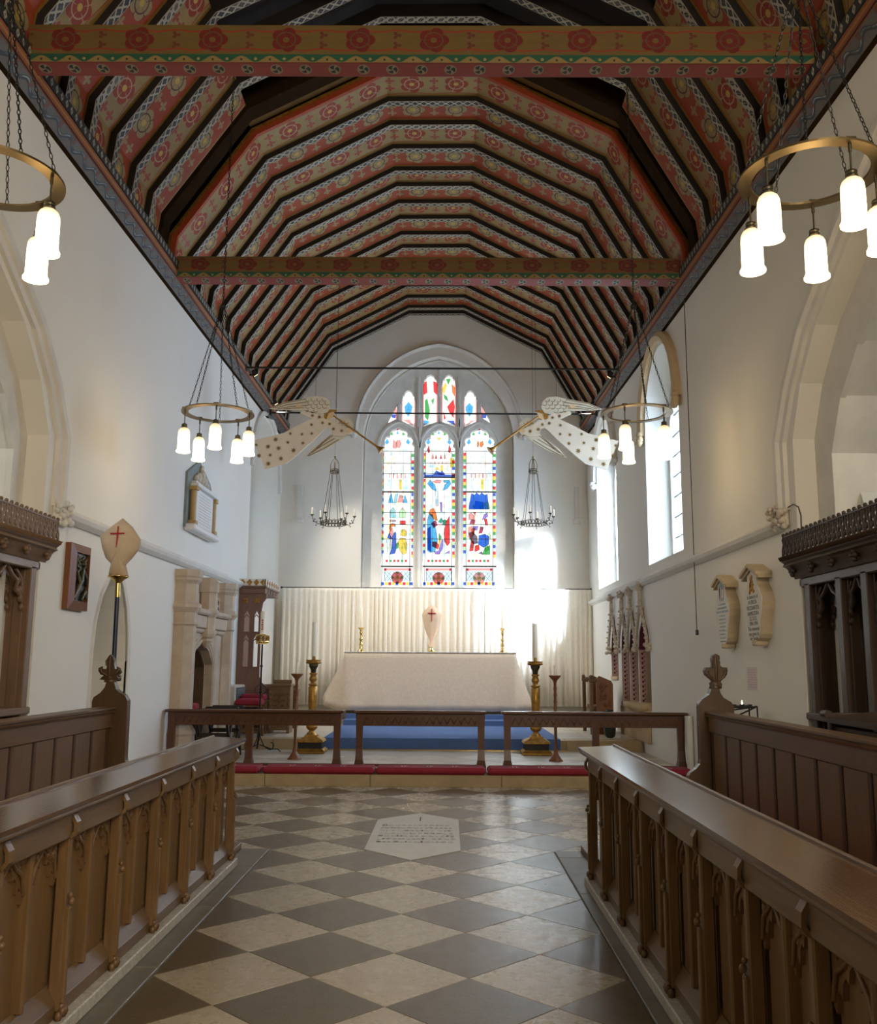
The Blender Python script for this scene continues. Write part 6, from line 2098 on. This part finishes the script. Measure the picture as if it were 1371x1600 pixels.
def x_stool(label, c, w_, d_, h, rot, mat, seat):
    t = thing('folding_stool', label, 'stool', c, 'folding stools in the sanctuary')
    t.rotation_euler.z = rot
    for y in (-d_/2, d_/2):
        for s in (-1, 1):
            P = [(s*w_*0.46, y, 0.0), (s*w_*0.40, y, h*0.16), (s*w_*0.08, y, h*0.47), (-s*w_*0.10, y, h*0.56), (-s*w_*0.42, y, h*0.86), (-s*w_*0.46, y, h*0.97)]
            part('leg', MB().sweep(P, [(-0.022, -0.016), (0.022, -0.016), (0.022, 0.016), (-0.022, 0.016)], (0, 1, 0)), mat, t, local=True)
    for s in (-1, 1):
        part('top_bar', MB().box((s*w_*0.46-0.03, -d_/2-0.04, h*0.95), (s*w_*0.46+0.03, d_/2+0.04, h), 0.012), mat, t, local=True)
        part('foot_bar', MB().box((s*w_*0.44-0.02, -d_/2, 0.07), (s*w_*0.44+0.02, d_/2, 0.11), 0.006), mat, t, local=True)
    part('stretcher', MB().box((-0.03, -d_/2, h*0.48), (0.03, d_/2, h*0.56), 0.006), mat, t, local=True)
    if seat == 'cushion':
        part('cushion', MB().box((-w_*0.5, -d_*0.55, h-0.005), (w_*0.5, d_*0.55, h+0.10), 0.03), 'redvelvet', t, local=True)
    else:
        mb = MB()
        n = 8
        vs = []
        for k in range(n+1):
            u = k/n*2-1
            vs += [(u*w_*0.44, y, h*0.955-0.06*(1-u*u)) for y in (-d_*0.42, d_*0.42)]
        mb.add(vs, [(2*k, 2*k+1, 2*k+3, 2*k+2) for k in range(n)], True)
        o = part('leather_seat', mb, 'brown', t, local=True)
        so = o.modifiers.new('thickness', 'SOLIDIFY')
        so.thickness = 0.006
    return t


x_stool('dark folding stool with empty leather seat, beside the stone fireplace', (-3.11, 12.86, Z1), 0.44, 0.40, 0.72, pi/2, 'blackwood', 'seat')
x_stool('dark folding stool partly hidden behind the nearer empty one', (-3.20, 13.85, Z1), 0.44, 0.40, 0.72, pi/2, 'blackwood', 'seat')
x_stool('folding stool with a red cushion, right in front of the wall heater', (-3.14, 15.28, Z2), 0.36, 0.38, 0.50, pi/2, 'brown', 'cushion')
x_stool('folding stool with a red cushion, beside the canopied seat', (-3.17, 15.77, Z2), 0.36, 0.36, 0.56, pi/2, 'brown', 'cushion')
x_stool('small red cushioned stool inside the fireplace opening', (XL-0.08, 13.62, Z1+0.006), 0.30, 0.30, 0.66, pi/2, 'blackwood', 'cushion')
t = thing('brass_jar', 'small yellow brass jar low on the fireplace hearth', 'jar', (XL+0.0, 13.12, Z1+0.006))
part('body', MB().lathe([(0.06, 0), (0.085, 0.05), (0.09, 0.25), (0.06, 0.36), (0.045, 0.40), (0.055, 0.44), (0.02, 0.44)], (0, 0, 0), 14), 'gilt', t, local=True)

# ---- right wall: painted sedilia, priest's seat, jar
t = thing('stone_sedilia', 'row of carved stone niches with knobbly ogee gables and painted jambs, right wall', 'sedilia', (XR, 16.3, 0.8))
for k, c in enumerate(SEDY):
    z0 = 0.86 if k < 3 else 1.28
    hw = SEDW[k]
    nb = part('niche_back', MB().box((XR+0.34, c-hw-0.02, z0-0.05), (XR+0.40, c+hw+0.02, 2.45)), 'tanstone', t)
    part('jamb', MB().box((XR+0.115, c+hw-0.012, z0), (XR+0.345, c+hw+0.001, 1.74), 0.0), 'tanstone', nb)
    st = part('painted_strip', MB().box((XR-0.004, c+hw-0.016, z0), (XR+0.118, c+hw+0.002, 1.74), 0.0), 'strip', nb)
    mb = MB()
    z = z0+0.05
    while z < 1.70:
        mb.box((XR+0.035, c+hw-0.0175, z), (XR+0.065, c+hw-0.0155, z+0.035))
        mb.box((XR+0.070, c+hw-0.0175, z+0.035), (XR+0.090, c+hw-0.0155, z+0.05))
        z += 0.075
    part('red_pattern', mb, 'maroon', nb)
    lp = niche_loop(c, z0, hw)
    mb = MB()
    for a, b in ((lp[1], lp[2]), (lp[2], lp[3]), (lp[3], lp[4])):
        mb.add([tr(a[0]-0.006, a[1]-0.004, 0.003), tr(b[0]-0.006, b[1]-0.004, 0.003), tr(b[0]-0.006, b[1]-0.004, -0.34), tr(a[0]-0.006, a[1]-0.004, -0.34),
                tr(a[0]+0.002, a[1]+0.002, 0.003), tr(b[0]+0.002, b[1]+0.002, 0.003), tr(b[0]+0.002, b[1]+0.002, -0.34), tr(a[0]+0.002, a[1]+0.002, -0.34)], [(0, 1, 2, 3), (4, 7, 6, 5), (0, 4, 5, 1), (2, 6, 7, 3)])
    part('maroon_soffit', mb, 'maroon', nb)
    part('niche_sill', MB().box((XR+0.34, c-hw, z0-0.06), (XR-0.03 if k else XR-0.02, c+hw, z0+0.002), 0.01), 'buff', nb)
    random.seed(40+k)
    mb = MB()
    for q in range(16):                 # finial
        mb.ball(tr(c+random.uniform(-0.07, 0.07), 2.74+random.uniform(-0.05, 0.04), random.uniform(0.03, 0.11)), 0.034, 7)
    part('finial', mb, 'carvedstone', t)
    mb = MB()
    stem = [(c, 2.72), (c, 2.60), (c, 2.46)]
    mb.tube([tr(a, b, 0.05) for a, b in stem], [0.028, 0.034, 0.04], 8)
    for s in (-1, 1):
        arm = [(c+s*0.02, 2.46), (c+s*hw*0.32, 2.28), (c+s*hw*0.68, 2.10), (c+s*hw*0.95, 1.94), (c+s*hw*1.05, 1.80)]
        mb.tube([tr(a, b, 0.05) for a, b in arm], 0.026, 7)
        for q in range(14):
            f = q/13*3.98
            i = int(f)
            a, b = arm[i], arm[i+1]
            mb.ball(tr(lerp(a[0], b[0], f-i)+s*0.03, lerp(a[1], b[1], f-i)+0.02, 0.06+0.02*(q % 2)), 0.020, 6)
    for q in range(6):
        mb.ball(tr(c+random.choice((-0.05, 0.05)), 2.44+q*0.05, 0.06), 0.024, 6)
    part('ogee_gable', mb, 'carvedstone', t)
for k in range(5):                      # label stops between the niches
    y = (SEDY[0]-SEDW[0]-0.03, (SEDY[0]+SEDY[1])/2, (SEDY[1]+SEDY[2])/2, (SEDY[2]+SEDY[3])/2, SEDY[3]+0.36)[k]
    mb = MB()
    random.seed(60+k)
    for q in range(9):
        mb.ball(tr(y+random.uniform(-0.045, 0.045), 1.77+random.uniform(-0.06, 0.06), random.uniform(0.02, 0.09)), 0.034, 7)
    part('carved_stop', mb, 'carvedstone', t)
part('stone_shelf', MB().lathe([(0.16, 0.76), (0.30, 0.82), (0.30, 0.90), (0.26, 0.905)], (XR+0.02, 14.85, 0), 16, sx=0.8).lathe([(0.14, 0.76), (0.27, 0.82), (0.27, 0.90), (0.2, 0.905)], (XR+0.02, 15.62, 0), 16, sx=0.8), 'buff', t)
part('seat_block', MB().box((XR, 14.45, Z2), (XR-0.06, 16.6, 0.80), 0.01), 'buff', t)

a, b = at(932, 1056, 16.3), at(958, 1064, 16.3)
t = thing('priest_seat', 'reddish wooden seat with solid rounded sides behind the right altar rail', 'seat', ((a.x+b.x)/2, 16.6, Z2))
pf = [(a.x, Z2), (b.x, Z2), (b.x, b.z-0.05), (b.x-0.03, b.z), (a.x+0.05, a.z), (a.x, a.z-0.05)]
for Y in (16.3, 17.05):
    sp_ = part('side_panel', MB().prism(pf, [], lambda u, v, d: (u, d, v), Y, Y+0.05), 'chestnut', t)
mb = MB()
random.seed(8)
xc = (a.x+b.x)/2
for q in range(30):
    mb.ball((xc+random.uniform(-0.09, 0.09), 16.298, 0.75+random.uniform(-0.3, 0.42)), 0.022, 6, (1, 0.4, 1.2))
part('carved_field', mb, 'chestnut', t)
part('seat_board', MB().box((a.x-0.05, 16.35, 0.74), (b.x, 17.05, 0.79)), 'chestnut', t)
part('back_board', MB().box((b.x-0.03, 16.35, Z2), (b.x, 17.05, b.z-0.06)), 'chestnut', t)
for Y in (16.25, 17.1):
    mb = MB().box((a.x-0.12, Y, Z2), (a.x-0.06, Y+0.05, a.z-0.12), 0.006)
    mb.box((a.x-0.13, Y-0.01, a.z-0.12), (a.x, Y+0.06, a.z-0.03), 0.02)
    mb.ball((a.x-0.10, Y+0.02, a.z-0.02), 0.035, 8)
    mb.box((a.x-0.07, Y+0.01, 0.6), (a.x+0.01, Y+0.04, 0.65))
    part('arm_post', mb, 'brown', t)
t = thing('green_jar', 'dark green jar on the paving beside the reddish seat', 'jar', (at(953, 1120, 15.6).x, 15.6, Z2))
part('body', MB().lathe([(0.05, 0), (0.085, 0.03), (0.10, 0.12), (0.10, 0.30), (0.085, 0.38), (0.06, 0.42), (0.07, 0.45), (0.05, 0.45)], (0, 0, 0), 16), 'green', t, local=True)

# ---- right wall: memorial tablets, notice, pipe, bell rope, cable, votive stand
def words(parent, rows, yc, size, d, mat='ink'):
    """Rows of lettering on the right wall, facing the chancel: (text, z)."""
    for txt, z in rows:
        cu = bpy.data.curves.new('lettering', 'FONT')
        cu.body = txt
        cu.size = size
        cu.align_x = 'CENTER'
        cu.extrude = 0.0008
        tmp = bpy.data.objects.new('tmp', cu)
        COL.objects.link(tmp)
        dg = bpy.context.evaluated_depsgraph_get()
        me = bpy.data.meshes.new_from_object(tmp.evaluated_get(dg))
        bpy.data.objects.remove(tmp)
        me.transform(Matrix(((0, 0, -1, 0), (-1, 0, 0, 0), (0, 1, 0, 0), (0, 0, 0, 1))))
        me.materials.clear()
        me.materials.append(MT[mat])
        o = link('lettering', me, parent)
        o['kind'] = 'stuff'
        o.location = Vector((XR-d, yc, z)) - wloc(parent)


def tablet(label, yc, zt, zb, k, emblem):
    h = zt-zb
    t = thing('memorial_tablet', label, 'tablet', (XR, yc, zb), 'waisted memorial tablets on the right wall')
    half = [(0.145, 0.93), (0.14, 0.86), (0.135, 0.80), (0.15, 0.74), (0.21, 0.67), (0.255, 0.59), (0.262, 0.52), (0.245, 0.43), (0.20, 0.31), (0.17, 0.20), (0.16, 0.14), (0.125, 0.09), (0.06, 0.055), (0.04, 0.01)]
    pl = [(yc+k*a, zb+h*b) for a, b in half] + [(yc-k*a, zb+h*b) for a, b in half[::-1]]
    part('stone_body', MB().prism(pl, [], tr, 0.0, 0.115), 'tablet', t)
    inn = [(yc+k*(a-0.012), zb+h*(b*0.985+0.006)) for a, b in half] + [(yc-k*(a-0.012), zb+h*(b*0.985+0.006)) for a, b in half[::-1]]
    fc = part('inscribed_face', MB().prism(inn, [], tr, 0.114, 0.121), 'limewash', t)
    rf = [(yc-k*0.235, zb+h*0.885), (yc, zb+h*1.0), (yc+k*0.235, zb+h*0.885), (yc+k*0.235, zb+h*0.845), (yc, zb+h*0.955), (yc-k*0.235, zb+h*0.845)]
    part('hood', MB().prism(rf, [], tr, 0.0, 0.165), 'tablet', t)
    part('hood', MB().prism([(a, b-0.03) for a, b in rf], [], tr, 0.0, 0.14), 'tablet', t)
    part('foot_corbel', MB().box(tr(yc-k*0.06, zb-0.0, 0.0), tr(yc+k*0.06, zb+h*0.08, 0.13), 0.015), 'tablet', t)
    return t, fc, h


t, fc, h = tablet('memorial tablet with a gilt crest, nearer to the right screen', 9.20, 2.50, 1.69, 1.08, 'crest')
mb = MB()
random.seed(2)
for q in range(22):
    f = q/21
    mb.ball(tr(9.20+random.uniform(-0.07, 0.07)*(1.1-0.6*f), 2.22+0.15*f, 0.123), random.uniform(0.012, 0.022), 6, (0.4, 1, 1.1))
mb.tube([tr(9.15, 2.21, 0.125), tr(9.17, 2.29, 0.13), tr(9.20, 2.36, 0.125), tr(9.23, 2.29, 0.13), tr(9.25, 2.21, 0.125)], 0.008, 5)
part('gilt_crest', mb, 'gilt', t)
words(t, [('In memory of', 2.155), ('PATRICIA', 2.10), ('VISCOUNTESS', 2.045), ('HAMBLEDEN', 1.99), ('G.C.V.O.', 1.94), ('1904-1994', 1.89), ('This memorial', 1.84), ('was given by', 1.79), ('her family', 1.745)], 9.20, 0.058, 0.1215)
t, fc, h = tablet('memorial tablet with a small dark shield, farther from the right screen', 10.22, 2.49, 1.68, 1.0, 'shield')
sh = part('shield', MB().prism([(10.14, 2.36), (10.14, 2.20), (10.30, 2.20), (10.30, 2.36), (10.22, 2.41)], [], tr, 0.115, 0.125), 'slate', t)
part('shield_figure', MB().box(tr(10.205, 2.21, 0.124), tr(10.235, 2.35, 0.128)), 'strip', sh)
part('shield_figure', MB().box(tr(10.15, 2.23, 0.124), tr(10.18, 2.32, 0.127)), 'marble', sh)
part('shield_figure', MB().box(tr(10.26, 2.23, 0.124), tr(10.285, 2.34, 0.127)), 'maroon', sh)
mb = MB()
random.seed(14)
for r in range(11):                     # lettering too worn to read
    z = 2.15-r*0.040
    hw = (0.13, 0.17, 0.22, 0.11, 0.12, 0.12, 0.11, 0.12, 0.11, 0.10, 0.09)[r]
    y = 10.22-hw
    while y < 10.22+hw-0.02:
        e = y+random.uniform(0.015, 0.05)
        mb.box(tr(y, z, 0.1205), tr(min(e, 10.22+hw), z+(0.022 if r < 3 else 0.014), 0.1225))
        y = e+0.010
part('worn_inscription', mb, 'faint' if False else 'grille', t, stuff=True)

t = thing('paper_notice', 'small pinkish paper notice pinned to the right wall', 'notice', (XR, 9.66, 1.25))
pp = part('sheet', MB().box(tr(9.52, 1.25, 0.0), tr(9.82, 1.485, 0.004)), 'paper', t)
mb = MB()
random.seed(15)
for r in range(8):
    y = 9.545
    while y < 9.78:
        e = y+random.uniform(0.02, 0.06)
        mb.box(tr(y, 1.45-r*0.025, 0.004), tr(min(e, 9.79), 1.46-r*0.025, 0.0048))
        y = e+0.02
part('printed_lines', mb, 'strip', pp, stuff=True)

t = thing('white_pipe', 'white painted pipe standing in the corner beside the right altar rail', 'pipe', (XR-0.05, 12.05, Z1))
part('pipe', MB().cyl((XR-0.05, 12.05, Z1), (XR-0.05, 12.05, 0.86), 0.045, n=12), 'pipe', t)

a, b = onx(XR-0.06, 1070, 480), onx(XR-0.06, 1088.5, 990)
t = thing('bell_cord', 'thin cord with a dark toggle hanging down the right wall', 'cord', (XR-0.06, a.y, b.z))
part('cord', MB().cyl((XR-0.06, a.y, b.z+0.04), (XR-0.06, a.y, 6.24), 0.006, n=5), 'bronze', t)
part('toggle', MB().box((XR-0.075, a.y-0.03, b.z-0.02), (XR-0.045, a.y+0.02, b.z+0.045), 0.006), 'black', t)

P = [onx(XR-0.02, *q) for q in ((1228, 795), (1240, 788), (1248, 792), (1252, 805), (1253, 832))]
t = thing('cable', 'loose dark cable looping from the carved stop on to the right screen', 'cable', tuple(P[-1]))
part('wire', MB().tube([tuple(p) for p in P], 0.006, 5), 'iron', t)

c = at(1158, 1106, 9.2)
t = thing('votive_stand', 'black iron votive stand with a lit tealight, behind the right pew end', 'candle stand', (c.x+0.05, 9.2, 0.0))
zt_ = c.z
mb = MB()
for dx in (-0.14, 0.12):
    for dy in (-0.12, 0.12):
        mb.tube([(c.x+dx*1.1, 9.2+dy, 0.0), (c.x+dx, 9.2+dy, zt_+0.02)], 0.008, 5)
mb.tube([(c.x-0.14, 9.08, zt_-0.02), (c.x+0.12, 9.08, zt_+0.02)], 0.008, 5)
mb.tube([(c.x-0.14, 9.08, zt_-0.10), (c.x+0.12, 9.08, zt_+0.02)], 0.008, 5)
mb.tube([(c.x-0.14, 9.32, zt_-0.02), (c.x+0.12, 9.32, zt_+0.02)], 0.008, 5)
part('frame', mb, 'iron', t)
part('tray', MB().box((c.x-0.13, 9.09, zt_), (c.x+0.10, 9.31, zt_+0.02), 0.004), 'iron', t)
for k in range(3):
    tl_ = part('tealight', MB().lathe([(0.022, zt_+0.02), (0.024, zt_+0.035), (0.02, zt_+0.036)], (c.x-0.08+k*0.075, 9.14, 0), 10), 'iron', t)
    if k == 1:
        part('flame', MB().lathe([(0.003, zt_+0.036), (0.009, zt_+0.047), (0.005, zt_+0.062), (0.001, zt_+0.075)], (c.x-0.08+k*0.075, 9.14, 0), 8), 'flame', tl_)

# ---- small spotlights on the cornices, lighting the altar
for k, (X, s) in enumerate(((XL, 1), (XR, -1))):
    for y, tg, z in ((15.9, (CX+s*0.3, 18.6, 1.2), 6.62), (17.95, (CX-s*0.6, 19.8, 2.3), 6.68)):
        p = Vector((X+s*0.22, y, z))
        side, far = ('left', 'right')[k], ('farther' if y > 17 else 'nearer')
        t = thing('spotlight', 'small black spotlight on the %s cornice, the %s of the two on that side' % (side, far), 'lamp', tuple(p), 'spotlights on the cornices')
        dr = (Vector(tg)-p).normalized()
        part('housing', MB().cyl(tuple(p-dr*0.05), tuple(p+dr*0.06), 0.03, 0.04, 12), 'iron', t)
        part('bracket', MB().box((X+s*0.13, y-0.015, z-0.06), (X+s*0.24, y+0.015, z-0.03), 0.004), 'iron', t)
        part('bulb', MB().cyl(tuple(p+dr*0.0605), tuple(p+dr*0.063), 0.032, n=12), 'flame', t)
        lamp('spotlight_beam', 'SPOT', tuple(p+dr*0.08), tg, SPOT_W, (1.0, 0.92, 0.80), spot_size=radians(62), spot_blend=0.8, shadow_soft_size=0.04)
